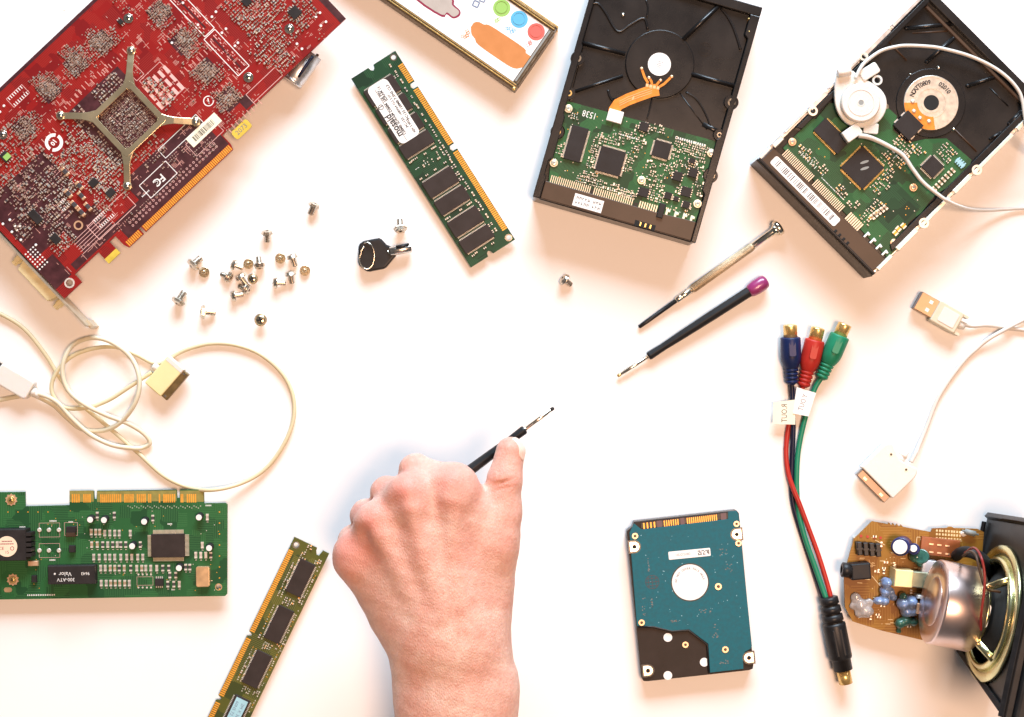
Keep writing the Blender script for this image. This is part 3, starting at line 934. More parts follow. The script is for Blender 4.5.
# ================================================================== green network card
def network_card():
    rng = random.Random(31)
    Z = 7.0
    s = sz(Z)
    T = Thing('network_card', 'green network card with square black chip and round white sticker', 'circuit card', 0, 600, Z, 0.75)
    P = lambda px, py, z=Z: T.p(px, py, z)
    out = [P(-30, 600), P(-30, 492.5), P(25, 492), P(25.3, 506.3), P(69.5, 505.2), P(69.5, 491.2), P(93.8, 490.8), P(94.2, 499), P(96.5, 499), P(97, 490.8), P(176.6, 489.8), P(177, 498),
           P(179.5, 498), P(180, 489.8), P(203.8, 489.5), P(204, 503.3), P(225.5, 503), P(227.3, 504.6), P(227, 594), P(225, 596)]
    board = MB().prism(out, Z - 1.5, Z, 0, [circ(*P(218.6, 587), 1.7, 14)]).build('circuit_board', 'pcb_green', T)
    fb = MB()
    for a, b in ((69.7, 93.6), (97.2, 176.4), (180.2, 203.6)):
        (x0, y0), (x1, y1) = P(a, 502), P(b, 490.4)
        fb.cbox((x0 + x1) / 2, (y0 + y1) / 2, x1 - x0, y1 - y0, Z, Z + .02)
    fb.build('contact_field', 'finger_base', board)
    g = MB()
    for a, b in ((71.5, 80), (83, 91), (100, 121.5), (124, 134), (136.5, 146), (148, 151.5), (158.5, 160.5), (163, 175.5), (180.5, 183.5), (186.5, 196.5)):
        (x0, y0), (x1, y1) = P(a, 502.5), P(b, 494)
        n = max(1, int(round((x1 - x0) / 1.27)))
        for i in range(n):
            g.cbox(x0 + (x1 - x0) * (i + .5) / n, (y0 + y1) / 2, (x1 - x0) / n * .68, y1 - y0, Z + .02, Z + .07, 0, 0, bottom=False)
    g.build('gold_contact_row', 'gold', board, kind='stuff')
    x, y = P(168.7, 545.3)
    chip(T, x, y, 33.5 / s, 23.5 / s, Z, 2.2, 'xy', parent=board, mat='epoxy_brown', lead=2.4, pitch=.72, lmat='pincream', name='controller_chip')
    x, y = P(159.5, 582)
    chip(T, x, y, 8.5 / s, 7.5 / s, Z, 1.3, 'y', parent=board, lead=1.2, pitch=1.2)
    # transformer with upside-down lettering
    x, y = P(71.6, 574.8, Z + 5)
    tr = MB().cbox(x, y, 47 / s, 18.5 / s, Z, Z + 5.5, 0, 0, ch=.4).build('transformer', 'epoxy', T)
    t = MB()
    zz = Z + 5.53
    t.text('Valor', x - 3.8, y + .7, zz, 3.6, math.pi, 0).text('9643', x + 8.6, y + .8, zz, 2.7, math.pi, 0).text('300-ATV', x - 3.4, y - 2.8, zz, 3.0, math.pi, 0)
    t.cyl(x - 10.2, y + .8, .6, zz, zz + .01, 12)
    t.build('printed_text', 'silk', tr)
    # buzzer-like relay module with round sticker
    x, y = P(4, 545, Z + 8)
    mo = MB().cbox(x, y, 44 / s, 31 / s, Z, Z + 9, 0, 0, ch=.4)
    for i in range(5):
        mo.cbox(x + 24.5 / s, y + (i - 2) * 3.2, 5 / s, 2.2, Z, Z + 8.4)
    mo = mo.build('relay_block', 'epoxy', T)
    x, y = P(7, 546.5, Z + 9)
    stk = MB().cyl(x, y, 10.2 / s, Z + 9, Z + 9.12, 36).build('round_sticker', pm('sticker_peach', (0.84, 0.66, 0.48), .55, var=.05, vscale=150), mo)
    t = MB()
    zz = Z + 9.14
    for dy, w_ in ((3.2, 6.5), (1.6, 8.5)):
        for i in range(7):
            t.cbox(x - w_ / 2 + w_ * (i + .5) / 7, y + dy, w_ / 9, .6, zz, zz + .01)
    t.ring(x + 3.2, y - 1.2, .9, 1.25, zz, zz + .01, 16).text('CE', x - 3.4, y - 1.2, zz, 2.6).text('15', x, y - 3.6, zz, 2.6)
    t.build('printed_text', 'p_maroon', stk)
    x, y = P(202.7, 576.7, Z + 3)
    cr = MB().prism(rrect(x, y, 13.5 / s, 20.5 / s, 1.2), Z, Z + 3.4).build('crystal', 'crystal', T, bevel=.35)
    # electrolytic capacitors: leaning cans with pale tops
    for (px, py) in ((90, 519.8), (103.8, 520.2), (144, 521.8), (198.8, 517.5), (132, 546.3), (209, 548.2), (178.8, 568.2)):
        x, y = P(px, py, Z + 5)
        c = MB().lathe((x, y + .7, Z), (x, y, Z + 5), [(0, 2.1), (.6, 2.2), (1.0, 2.0), (1.4, 2.2), (4.4, 2.2), (4.8, 2.0)], 20).build('electrolytic_capacitor', 'epoxy', T)
        MB().lathe((x, y, Z + 4.86), (x, y - .01, Z + 5.0), [(0, 1.85), (.12, 1.75)], 20).build('can_top', 'white_label', c)
    # other tall bits
    for (px, py, w_, h_, mt) in ((71, 529.5, 10, 6, 'epoxy'), (70.5, 534.6, 9.5, 4.5, 'brown_plastic_and_sheen'), (33, 563.5, 10, 5, 'copper_pale'), (72, 549, 6, 7, 'epoxy'), (34, 579, 5, 7, 'epoxy')):
        x, y = P(px, py, Z + 2)
        MB().cbox(x, y, w_ / s, h_ / s, Z, Z + 2.4, 0, 0, ch=.3).build('inductor', mt, T)
    # rows of small parts
    q = MB()
    def row(y0, xs, bod, vert=True):
        for px in xs:
            x, y = P(px, y0)
            smd(q, x, y, 4.0, 1.7, Z + .02, math.pi / 2, bod if isinstance(bod, int) else rng.choice(bod), .7)
            q.cbox(x, y - 3.1, 1.1, .35, Z, Z + .03, 0, 5, bottom=False)
    for px in (91.5, 96, 100):
        row(532, [px], 1)
    row(533, (105, 110, 115, 119.5, 130.5), 7)
    row(544.5, (92, 97.5), 1)
    row(544.5, (103, 108, 113, 117.5, 121, 126, 140.5), (2, 7))
    row(557, (94, 99.5, 105.5, 110, 115, 121, 127, 132, 138, 143), (7, 2, 7))
    row(568, (101, 105.5, 110.5, 115, 119.5, 124.5, 131, 137, 142, 146, 151, 157, 163, 169), (7, 2, 1))
    row(583, (101.5, 106.5, 111, 115.5, 120, 125, 129.5), (7, 1, 1))
    row(584, (168, 174, 179.5), (2, 7))
    row(515, (97.5, 114.5), 2); row(518, (153,), 2); row(517, (207.5,), 7); row(545, (202.5,), 7)
    row(555, (196, 201, 206, 211), (7, 2)); row(567, (186, 190), (2, 7)); row(575, (170, 176), 2)
    for i in range(34):
        x, y = P(128 + i * 2.2, 506 + (i % 3))
        q.cyl(x, y, .3, Z, Z + .04, 7, 0)
    for i in range(8):
        x, y = P(219.5, 512 + i * 11)
        q.cyl(x, y, .45, Z, Z + .04, 8, 4)
    for i in range(5):
        x, y = P(8 + i * 10, 512)
        q.cyl(x, y, .4, Z, Z + .04, 8, 4)
    for i in range(60):
        x, y = P(rng.uniform(30, 222), rng.uniform(508, 592))
        q.cyl(x, y, .28, Z, Z + .04, 7, rng.choice((0, 4)))
    for (cx, cy, w_, h_) in ((49.5, 530, 20.5, 14), (49.5, 550.5, 20.5, 14), (145, 581, 16, 8.5), (71, 529, 13, 13)):
        x, y = P(cx, cy)
        q.rect(x, y, w_ / s, h_ / s, .16, Z + .02, 0, 6)
    for cy in (530, 550.5):
        for px in (39.5, 49, 59):
            x, y = P(px, cy)
            q.cyl(x, y, 1.4, Z, Z + .6, 12, 0, ch=.3)
    for i in range(4):
        for cy in (574.5, 587.5):
            x, y = P(138.5 + i * 4.2, cy)
            q.cyl(x, y, .6, Z, Z + .15, 8, 0)
    for (px, py, w_) in ((168, 524, 4), (206, 505.5, 5), (20, 527, 5), (50, 521, 6), (69, 522, 4), (172, 589.5, 3), (50, 560, 5)):
        x, y = P(px, py)
        for i in range(w_):
            q.cbox(x + i * .75, y, .45, .9, Z, Z + .03, 0, 5, bottom=False)
    x, y = P(42, 595)
    for i in range(16):
        q.cbox(x + (i - 8) * 1.1, y, .6, .9, Z, Z + .03, 0, 5, bottom=False)
    q.build('surface_components', SM, board, kind='stuff')
    # bracket screws: star-toothed, brass coloured
    for (px, py) in ((11.4, 499.7), (13, 579.6)):
        x, y = P(px, py)
        c = MB()
        star = [(x + (3.9 if i % 2 else 3.1) * math.cos(math.pi * i / 10), y + (3.9 if i % 2 else 3.1) * math.sin(math.pi * i / 10)) for i in range(20)]
        c.prism(star, Z, Z + .35)
        o = c.build('star_pad', 'copper_pale', T)
        MB().cyl(x, y, 2.3, Z + .35, Z + .9, 18, 0, ch=.2).dome(x, y, 1.4, Z + .9, .5).build('bracket_screw', 'brass', o)
        MB().cbox(x, y, 2.2, .5, Z + 1.2, Z + 1.42, .5).cbox(x, y, .5, 2.2, Z + 1.2, Z + 1.425, .5).build('screw_slot', 'hole', o)
    x, y = P(8, 589.8)
    MB().prism(rrect(x, y, 5, 3, 1.4), Z, Z + .1).build('test_pad', 'crystal', T)
    x, y = P(218.6, 587)
    MB().ring(x, y, 1.7, 2.2, Z - .02, Z + .05, 18).build('plated_hole', 'crystal', T)
    # solder-side legs that keep the card off the table
    for (px, py) in ((8, 500), (14, 580), (60, 575), (200, 577), (168, 545)):
        x, y = P(px, py)
        MB().cyl(x, y, 1.0, 0, Z - 1.4, 8).build('support_leg', 'solder', T)
network_card()
# ================================================================== 3.5 inch hard drives, circuit side up
def pan_screw(parent, x, y, z, r=2.5, mat='nickel', name='screw_head', ang=.4):
    o = MB().cyl(x, y, r, z, z + .7, 20, 0, ch=.25).dome(x, y, r * .72, z + .7, .55).build(name, mat, parent)
    m = MB().cyl(x, y, r * .30, z + 1.0, z + 1.28, 10)
    m.build('drive_recess', 'grey_pad', o)
    return o

def black_drive():
    rng = random.Random(41)
    ZT = 25.4                      # top of the casting rim
    ZP = 23.6                      # circuit board face
    s = sz(ZT)
    T = Thing('hard_drive', 'black hard drive with orange ribbon and a small white sticker on its connector edge', 'hard drive', 532.6, 196.6, ZT, -15.9)
    P = lambda px, py, z=ZT: T.p(px, py, z)
    Wd, Ln = 103.0, 149.0
    # casting: floor, side rims with notches
    base = MB().prism(rrect(Wd / 2, Ln / 2, Wd, Ln, 2.0), 0.4, 21.0).build('casting', 'blackcast', T, bevel=.6)
    rim = MB()
    left = [(0, 0), (4.6, 0), (4.6, 14), (3.4, 15), (3.4, 24), (5.6, 26), (5.6, 52), (4.4, 54), (4.4, 96), (3.4, 98), (3.4, 143), (0, 143)]
    right = [(Wd, 0), (Wd - 3, 0), (Wd - 3, 30), (Wd - 5, 32), (Wd - 5, 64), (Wd - 3.5, 66), (Wd - 3.5, 128), (Wd - 6, 130), (Wd - 6, 143), (Wd, 143)]
    MB().prism(left, 20.9, ZT).build('side_rail', 'blackcast', base, bevel=.5)
    MB().prism(right, 20.9, ZT - .05).build('side_rail', 'blackcast', base, bevel=.5)
    MB().prism([(0.0, 143.05), (Wd, 143.05), (Wd, Ln), (0.0, Ln)], 20.9, ZT - .1).build('end_rail', 'blackcast', base, bevel=.5)
    # raised deck beyond the board (motor side)
    deck = [(5.8, 60), (Wd - 5.2, 60), (Wd - 3.7, 66), (Wd - 3.7, 128), (Wd - 6.2, 130), (Wd - 6.2, 142.8), (3.6, 142.8), (3.6, 98), (4.6, 96)]
    MB().prism(deck, 20.9, 22.4).build('deck', 'blackcast', base, bevel=.3)
    zd = 22.4
    # motor hub
    hx, hy = P(659.7, 64.4, zd)
    hub = MB().cyl(hx, hy, 21.0, zd - .3, zd + 1.4, 64, 0, ch=.5).ring(hx, hy, 19.6, 20.4, zd + 1.4, zd + 1.55, 64).build('motor_hub', 'blackcast', T)
    st = MB().cyl(*P(659.4, 64.2, zd + 1.6), 7.0, zd + 1.4, zd + 1.56, 40).build('round_label', 'white_label', hub)
    x, y = P(659.4, 64.2, zd + 1.6)
    t = MB()
    for i, (w_, dy) in enumerate(((3.6, 1.6), (2.4, .5), (3.2, -.6), (1.8, -1.7))):
        for k in range(4):
            t.cbox(x - w_ / 2 + w_ * (k + .5) / 4, y + dy, w_ / 6, .55, zd + 1.57, zd + 1.58)
    t.build('printed_marks', 'inkgrey', st)
    # deck ribs, groove lines and bosses
    def rib(a, b, w, h, name='rib', mat='blackcast'):
        A, B = P(*a, zd + h), P(*b, zd + h)
        d = math.hypot(B[0] - A[0], B[1] - A[1])
        MB().tube([(*A, zd - .1), (*B, zd - .1)], w / 2, 16, 0, flat=h / (w / 2)).build(name, mat, base)
    rib((581.5, 42), (625.5, 53.5), 3.0, 2.2)
    rib((573.5, 91.5), (623, 75.5), 2.2, 1.8)
    rib((683, 39.5), (721, 3), 3.0, 2.2)
    rib((691.5, 73.5), (736.5, 86), 3.0, 2.2)
    rib((680, 93), (707, 129.5), .8, .45)
    rib((703, 124), (722, 133), 3.0, .8)
    rib((644, 94), (613, 99.5), 2.0, 1.4)
    def bead(pts, r=.8):
        MB().tube(spline([(*P(px, py, zd), zd + .05) for px, py in pts], 5), r, 8).build('raised_bead', 'blackcast', base)
    bead([(588.5, 5), (597.5, 3.5), (605, 12), (617.5, 31.5), (630, 25), (643.6, 18.4), (648, 30)])
    bead([(720.6, 8), (727, 16), (732.3, 25.4), (737, 38), (740.5, 50)])
    bead([(608, 90), (610, 97), (616, 105)])
    bead([(652, 98), (649, 112), (647, 119)], .5)
    bead([(686, 92), (697, 100), (706, 115), (710, 126)], .6)
    bead([(646, 0), (648, 8), (647, 17)], .6)
    for (px, py, r) in ((623, 15, 1.3),):
        MB().dome(*P(px, py, zd), r, zd, 1.2).build('boss', 'nickel', base)
    for (px, py) in ((749, 18.6), (749.3, 31.3)):
        MB().dome(*P(px, py, ZT), .9, ZT - 3, 3.2).build('rim_pin', 'brass', base)
    e = MB()
    x, y = P(705, 49, zd)
    e.ring(x, y, 3.8, 4.3, zd, zd + .2, 30)
    for k in range(3):
        e.cbox(x, y + (k - 1) * 2.2, 6 - abs(k - 1) * 2, .4, zd, zd + .18).cbox(x + (k - 1) * 2.2, y, .4, 6 - abs(k - 1) * 2, zd, zd + .19)
    for i in range(12):
        x, y = P(716 + (i % 6) * 3.2, 58 + (i // 6) * 11, zd)
        e.cbox(x, y, 1.0, 1.3, zd, zd + .15)
    e.build('embossed_marks', 'blackcast', base)
    # screw bosses in the rim
    for (px, py, r, mt) in ((557.2, 131.5, 2.2, 'brass'), (711, 175.6, 2.4, 'nickel'), (577.6, 58, 2.3, 'nickel'), (569, 93, 1.9, 'brass'), (731.7, 102.3, 2.4, 'nickel'), (719.6, 134.8, 1.6, 'nickel')):
        x, y = P(px, py, ZT)
        MB().cyl(x, y, r + 1.9, 21, ZT - .35, 24).build('screw_boss', 'blackcast', base)
        b = MB().ring(x, y, r * .55, r, ZT - .4, ZT - .1, 24).build('threaded_hole', mt, base)
        MB().cyl(x, y, r * .55, ZT - .38, ZT - .25, 16).build('hole', 'hole', b)
    # ------------------------------------------------------------ controller board
    q = lambda px, py: P(px, py, ZP)
    def notch(cx, cy, r, a0, a1, n=7):
        return [(q(cx, cy)[0] + r * math.cos(math.radians(a0 + (a1 - a0) * i / n)), q(cx, cy)[1] + r * math.sin(math.radians(a0 + (a1 - a0) * i / n))) for i in range(n + 1)]
    out = [q(566.5, 100.8), q(717, 141.5), q(719, 144)] + [q(715, 158)] + notch(711, 175.6, 5.0, 70, 235) + [q(704, 190), q(698.5, 212), q(694, 226), q(661.5, 217), q(548.5, 184.5), q(550, 168)]
    out += [q(552.5, 158.5)] + notch(557.2, 131.5, 4.8, -70, 70) + [q(563, 110), q(564.5, 102)]
    board = MB().prism(out, ZP - 1.3, ZP).build('controller_board', 'pcb_green2', T)
    Z = ZP
    for (px, py, w_, h_, ld, nm) in ((576, 144, 18, 36, 'y', 'memory_chip'), (610.5, 161.5, 26.5, 26.5, 'xy', 'controller_chip'), (661.5, 150, 18, 17.5, 'xy', 'motor_driver_chip')):
        x, y = q(px, py)
        if nm == 'memory_chip':
            ld = 'x'
        chip(T, x, y, w_ / s - .6, h_ / s - .6, Z, 1.5, ld, parent=board, lead=1.1, pitch=.75, name=nm)
    for (px, py, w_, h_) in ((644, 127, 9, 9), (643.5, 192.5, 10, 9), (693, 173, 8.5, 9), (677.5, 176.5, 9, 9), (686, 192, 10, 9.5), (668, 196, 7, 7), (676, 199, 5, 5), (686, 205, 7, 7), (692, 161, 6, 5)):
        x, y = q(px, py)
        chip(T, x, y, w_ / s, h_ / s, Z, 1.5, 'x', parent=board, lead=.7, pitch=1.3, name='small_chip')
    c = MB()
    def sc_(px, py, w_, h_, n, **kw):
        x, y = q(px, py)
        scatter(c, x, y, w_ / s, h_ / s, n, Z, rng, **kw)
    for (px, py, w_, h_, n) in ((573, 116, 10, 7, 14), (594, 150, 8, 36, 34), (612, 141, 26, 8, 22), (605, 186, 60, 8, 60), (630, 160, 10, 26, 20), (640, 138, 16, 26, 30), (690, 149, 34, 14, 60),
                                (680, 162, 36, 10, 30), (662, 168, 34, 10, 26), (655, 180, 20, 18, 28), (698, 184, 12, 24, 20), (680, 190, 10, 10, 10), (655, 196, 14, 12, 18), (590, 175, 16, 8, 14),
                                (676, 208, 30, 8, 18), (626, 194, 22, 8, 40), (560, 150, 8, 14, 10), (700, 165, 10, 12, 10), (622, 135, 20, 8, 12), (654, 128, 26, 8, 14)):
        sc_(px, py, w_, h_, n, lo=.9, hi=1.9, bodies=(1, 2, 1, 2, 7), pads=.35, pitch=1.35)
    for k in range(110):
        x, y = q(0, 0)
        a, b_ = rng.uniform(4, 92), rng.uniform(16, 60)
        if a < 8 or a > 94:
            continue
        c.cyl(a, b_, .3, Z, Z + .05, 7, rng.choice((0, 4, 0)))
    c.build('surface_components', SM, board, kind='stuff')
    t = MB()
    x, y = q(589.5, 114.5)
    t.text('1538', x, y, Z + .12, 5.6, math.pi, 0, squeeze=.8)
    t.build('printed_text', 'silk', board)
    t = MB()
    for k in range(14):
        x, y = q(676 + k * 2.2, 137.5 + k * .6)
        t.cbox(x, y, .8, 1.3, Z + .05, Z + .06)
    for k in range(9):
        x, y = q(621 + k * 2.2, 134.5 + k * .6)
        t.cbox(x, y, .8, .8, Z + .05, Z + .06)
    t.build('tiny_print', 'silk', board, kind='stuff')
    for (px, py) in ((568.4, 108.7), (553.8, 163), (641.5, 180.3), (711.2, 153.2), (697.4, 203.8)):
        x, y = q(px, py)
        pan_screw(T, x, y, Z, 2.6, 'nickel' if False else M_screw, 'board_screw')
    # connector strip across the end
    cs = MB().prism([(4.8, .6), (Wd - 3.2, .6), (Wd - 3.2, 12.5), (Wd - 9, 12.5), (Wd - 28, 11.6), (4.8, 11.6)], 20.9, ZT - .9).build('connector_strip', 'brown_plastic_and_sheen', T, bevel=.4)
    # header pins soldered to the board
    pn = MB()
    def pins(a, b, n, L, w=.55):
        A, B = q(*a), q(*b)
        for i in range(n):
            f = i / (n - 1)
            x, y = A[0] + (B[0] - A[0]) * f, A[1] + (B[1] - A[1]) * f
            pn.cbox(x, y, w, L, Z + .05, Z + .55)
    pins((551, 179.5), (589.5, 190.5), 20, 5.4)
    pins((594, 191.8), (632, 202.5), 19, 5.4)
    pins((639.5, 205.5), (656, 210), 8, 5.6, .75)
    pn.build('header_pin_row', 'pincream', T, kind='stuff')
    for (px, py, w_, h_) in ((591.8, 192.5, 2.2, 4), (635.3, 206, 2.5, 4)):
        x, y = q(px, py)
        MB().cbox(x, y, w_, h_, Z, Z + .4).build('header_key', 'blackplastic', T)
    x, y = q(660.9, 211)
    MB().cbox(x, y, 3.8, 9, Z - 1, Z + 2.2, 0, 0, ch=.4).build('power_block', 'epoxy', T)
    for (px, py) in ((666.5, 213), (675, 215.8), (683.5, 217.8), (691, 219.8)):
        x, y = q(px, py)
        MB().cbox(x, y, 1.5, 5.2, Z - .2, Z + .7, 0, 0, ch=.2).cbox(x + .8, y + 1.5, 2.2, 1.6, Z - .1, Z + .8, 0, 0, ch=.2).build('power_tab', 'cream_label', T)
    for k in range(3):
        x, y = P(640.5 + k * 5, 224 + k * 1.4, ZT)
        MB().cbox(x, y, 1.2, 2.6, ZT - 1.5, ZT - .5, 0, 0, ch=.2).build('jumper_pin', 'goldbright', T)
    x, y = P(645, 225.2, ZT)
    MB().cbox(x, y, 13, 3.4, ZT - 1.2, ZT - .85).build('jumper_recess', 'hole', T)
    x, y = P(588.2, 203, ZT)
    lab = MB().cbox(x, y, 30 / s, 12.5 / s, ZT - .9, ZT - .78).build('paper_label', 'white_label', T)
    t = MB()
    for r_ in range(2):
        for k in range(9):
            if k == 5:
                continue
            xx, yy = x - 7.4 + k * 1.75, y + 1.5 - r_ * 3.0
            t.cbox(xx, yy, .35, 1.7, ZT - .77, ZT - .76).cbox(xx + .5, yy + rng.uniform(-.6, .6), .8, .4, ZT - .765, ZT - .755)
            if rng.random() < .6:
                t.cbox(xx + .9, yy, .3, 1.6, ZT - .77, ZT - .757)
    t.build('printed_marks', 'ink', lab)
    # flex ribbon from the motor to the board connector
    f = MB()
    zf = zd + 1.75
    def strip(pts, w, z, m=0):
        Q = [Vector(P(px, py, z)) for px, py in pts]
        vs, fs = [], []
        for i, p in enumerate(Q):
            d = (Q[min(i + 1, len(Q) - 1)] - Q[max(i - 1, 0)]).normalized()
            n_ = Vector((-d.y, d.x)) * w / 2
            zz = z if not isinstance(z, list) else z[i]
            vs += [(*(p + n_), zz), (*(p - n_), zz), (*(p + n_), zz + .18), (*(p - n_), zz + .18)]
        for i in range(len(Q) - 1):
            j = 4 * i
            fs += [(j + 2, j + 3, j + 7, j + 6), (j, j + 4, j + 5, j + 1), (j, j + 2, j + 6, j + 4), (j + 1, j + 5, j + 7, j + 3)]
        f.add(vs, fs, m)
    strip([(641.6, 68.8), (644.5, 77), (648, 83)], 1.5, zf)
    strip([(649.2, 78.2), (651.5, 81.5), (652, 85)], 1.5, zf)
    strip([(660.3, 80.6), (658, 83), (656, 86)], 1.5, zf)
    strip([(671.5, 76.8), (664, 84), (659, 87)], 1.5, zf)
    for k in range(4):
        strip([(647.5 + k * 3.6, 83.5 + k * .9), (646.5 + k * 3.4, 90 + k * .8)], 1.6, zf)
    strip([(657, 89.5), (650, 91.5), (640, 95.0), (628, 99.5), (618, 104.5), (614.5, 110), (613.5, 115)], 7.2, zf - .01)
    strip([(659, 91.5), (646, 93.5)], 5, zf + .03)
    flex = f.build('flex_ribbon', 'orange_flex', T, fix=True)
    f = MB()
    for (px, py) in ((641.6, 68.6), (649, 78), (660.5, 80.5), (671.7, 76.7)):
        f.dome(*P(px, py, zf), 1.05, zf + .1, .6)
    for k in range(4):
        strip([(647.3 + k * 3.6, 83.8 + k * .9), (647.0 + k * 3.6, 86.8 + k * .9)], 1.7, zf + .12)
    strip([(634, 96.2), (632.5, 99.5)], .9, zf + .12)
    for k in (-2.2, 0, 2.2):
        strip([(652, 90.6 + k), (640, 94.7 + k), (628, 99.2 + k), (619.5, 103.5 + k)], .28, zf + .16)
    f.build('flex_solder', 'copper_pale', flex, fix=True)
    x, y = q(614.6, 118)
    co = MB().cbox(x, y, 15.5 / s, 9.5 / s, Z, Z + 2.0, 0, 0, ch=.3).cbox(x, y + 3.6, 9, 2.2, Z, Z + 1.3).build('flex_connector', 'white_label', T)
M_screw = pm('cream_zinc_screw', (0.84, 0.79, 0.60), 0.3, 0.55, var=.08)
black_drive()

def silver_drive():
    rng = random.Random(51)
    ZT, ZP = 25.4, 23.4
    s = sz(ZT)
    T = Thing('hard_drive', 'hard drive with pale metal sides and a long white barcode strip', 'hard drive', 757.5, 158.5, ZT, -45.0)
    P = lambda px, py, z=ZT: T.p(px, py, z)
    Wd, Ln = 100.5, 147.5
    base = MB().prism(rrect(Wd / 2, Ln / 2, Wd, Ln, 1.2), .4, 20.8).build('casting', 'alu', T, bevel=.5)
    top = MB().prism(rrect(Wd / 2, Ln / 2 + 4, Wd - 5, Ln - 9, 2), 20.7, 21.6).build('painted_floor', 'blackcast', T)
    # pale side rails in stepped lengths
    for (y0, y1, w) in ((12, 20, 3.2), (23, 42, 1.6), (44, 58, 3.0), (61, 88, 1.8), (90, 112, 3.0), (115, 146, 2.4)):
        MB().cbox(w / 2, (y0 + y1) / 2, w, y1 - y0, 20.7, ZT, 0, 0, ch=.4).build('side_rail', 'alu', base)
    for (y0, y1, w) in ((4, 16, 2.4), (21, 38, 3.0), (42, 66, 2.5), (70, 84, 3.0), (87, 120, 2.4), (124, 146, 2.8)):
        MB().cbox(Wd - w / 2, (y0 + y1) / 2, w, y1 - y0, 20.7, ZT - .05, 0, 0, ch=.4).build('side_rail', 'cream_alu', base)
    MB().prism([(3.2, 30), (6.5, 32), (6.5, 142), (3.2, 142)], 21.5, ZT - .6).build('inner_rail', 'blackcast', top, bevel=.4)
    MB().prism([(Wd - 2.8, 18), (Wd - 6.5, 20), (Wd - 6.5, 142), (Wd - 2.8, 142)], 21.5, ZT - .7).build('inner_rail', 'blackcast', top, bevel=.4)
    MB().prism([(2.6, 142.1), (Wd - 2.6, 142.1), (Wd - 2.6, Ln - .3), (2.6, Ln - .3)], 20.7, ZT - .2).build('end_rail', 'blackcast', top, bevel=.5)
    MB().cbox(Wd / 2, 138.6, Wd - 14, 2.2, 21.5, 23.6, 0, 0, ch=.5).build('inner_step', 'brown_plastic_and_sheen', top)  # brown colour stands in for warm lamp light reflected along the step
    zd = 21.6
    # pressed ribs; the brown ones have warm reflected light painted into their colour
    def rib(a, b, w=2.8, h=1.8, mat='blackcast'):
        A, B = P(*a, zd), P(*b, zd)
        d = math.hypot(B[0] - A[0], B[1] - A[1]); an = math.atan2(B[1] - A[1], B[0] - A[0])
        MB().tube([(*A, zd - .1), (*B, zd - .1)], w / 2, 16, 0, flat=h / (w / 2)).dome(*A, w / 2, zd - .1, h).dome(*B, w / 2, zd - .1, h).build('pressed_rib', mat, top)
    rib((906, 28.5), (951, 24)); rib((926.5, 62), (953, 38.5)); rib((967.5, 86), (1001, 75)); rib((1009, 124), (1021, 112)); rib((990, 139), (1000, 133), 2)
    rib((885, 38), (906, 60), 1.2, .9, 'brown_plastic_and_sheen'); rib((955, 130), (976, 151), 1.2, .9, 'brown_plastic_and_sheen'); rib((938, 6), (1006, 70), 1.0, 2.4, 'brown_plastic_and_sheen')
    rib((990, 88), (1008, 106), 1.0, .5); rib((913, 33), (948, 31), 1.0, .5, 'brown_plastic_and_sheen')
    for (px, py, r) in ((938.3, 68, 1.2), (953.5, 129.5, 1.3), (910, 74.5, .8), (936, 2, 1.8)):
        MB().dome(*P(px, py, zd), r, zd, 1.4).build('boss', 'nickel', top)
    # screw eyelets
    for (px, py, r) in ((924, 223, 3.1), (977, 169.8, 3.1), (813, 111, 2.9), (864, 56.5, 2.6), (792, 165, .1)):
        if r < 1:
            continue
        x, y = P(px, py, ZT)
        b = MB().ring(x, y, r * .55, r, 21, ZT + .1, 24).build('screw_eyelet', 'cream_alu', base)
        MB().cyl(x, y, r * .55, 21, ZT - 1.2, 16).build('hole', 'hole', b)
    # spindle motor
    mx, my = P(931, 102.9, zd + 1)
    mo = MB().cyl(mx, my, 21.2, zd - .2, zd + .8, 64, 0, ch=.4).build('motor_well', 'blackcast', T)
    d = MB().cyl(mx, my, 16.8, zd + .8, zd + 1.5, 64, 0, ch=.3).ring(mx, my, 8.6, 9.3, zd + 1.5, zd + 1.75, 48).ring(mx, my, 15.6, 16.4, zd + 1.5, zd + 1.7, 64)
    mo2 = d.build('motor_disc', 'nickel_matt', T)
    MB().cyl(mx, my, 4.7, zd + 1.5, zd + 1.62, 32).build('spindle_hole', 'hole', mo2)
    MB().ring(mx, my, 4.7, 6.2, zd + 1.5, zd + 1.72, 40).build('spindle_collar', 'nickel_matt', mo2)
    t = MB()
    zt = zd + 1.6
    off = 45
    t.arctext('NCATT0809', mx, my, 12.4, zt, 3.9, 160 + off, 92 + off, 0)
    t.arctext('02010', mx, my, 12.4, zt, 3.9, 68 + off, 28 + off, 0)
    t.build('printed_text', 'ink', mo2)
    # orange flex on the disc with four pads
    a0, a1 = math.radians(180 + off), math.radians(278 + off)
    pts = [(mx + 16.6 * math.cos(a0 + (a1 - a0) * i / 14), my + 16.6 * math.sin(a0 + (a1 - a0) * i / 14)) for i in range(15)]
    pts += [(mx + 8.6 * math.cos(a1 - (a1 - a0) * i / 14), my + 8.6 * math.sin(a1 - (a1 - a0) * i / 14)) for i in range(15)]
    fl = MB().prism(pts, zd + 1.76, zd + 1.95).build('motor_flex', 'orange_flex', T)
    for (px, py) in ((912.8, 101.4), (914, 111), (920, 118), (929, 121.3)):
        MB().dome(*P(px, py, zd + 2), 1.25, zd + 1.95, .8).build('flex_pad', 'solder', fl)
    # controller board
    q = lambda px, py: P(px, py, ZP)
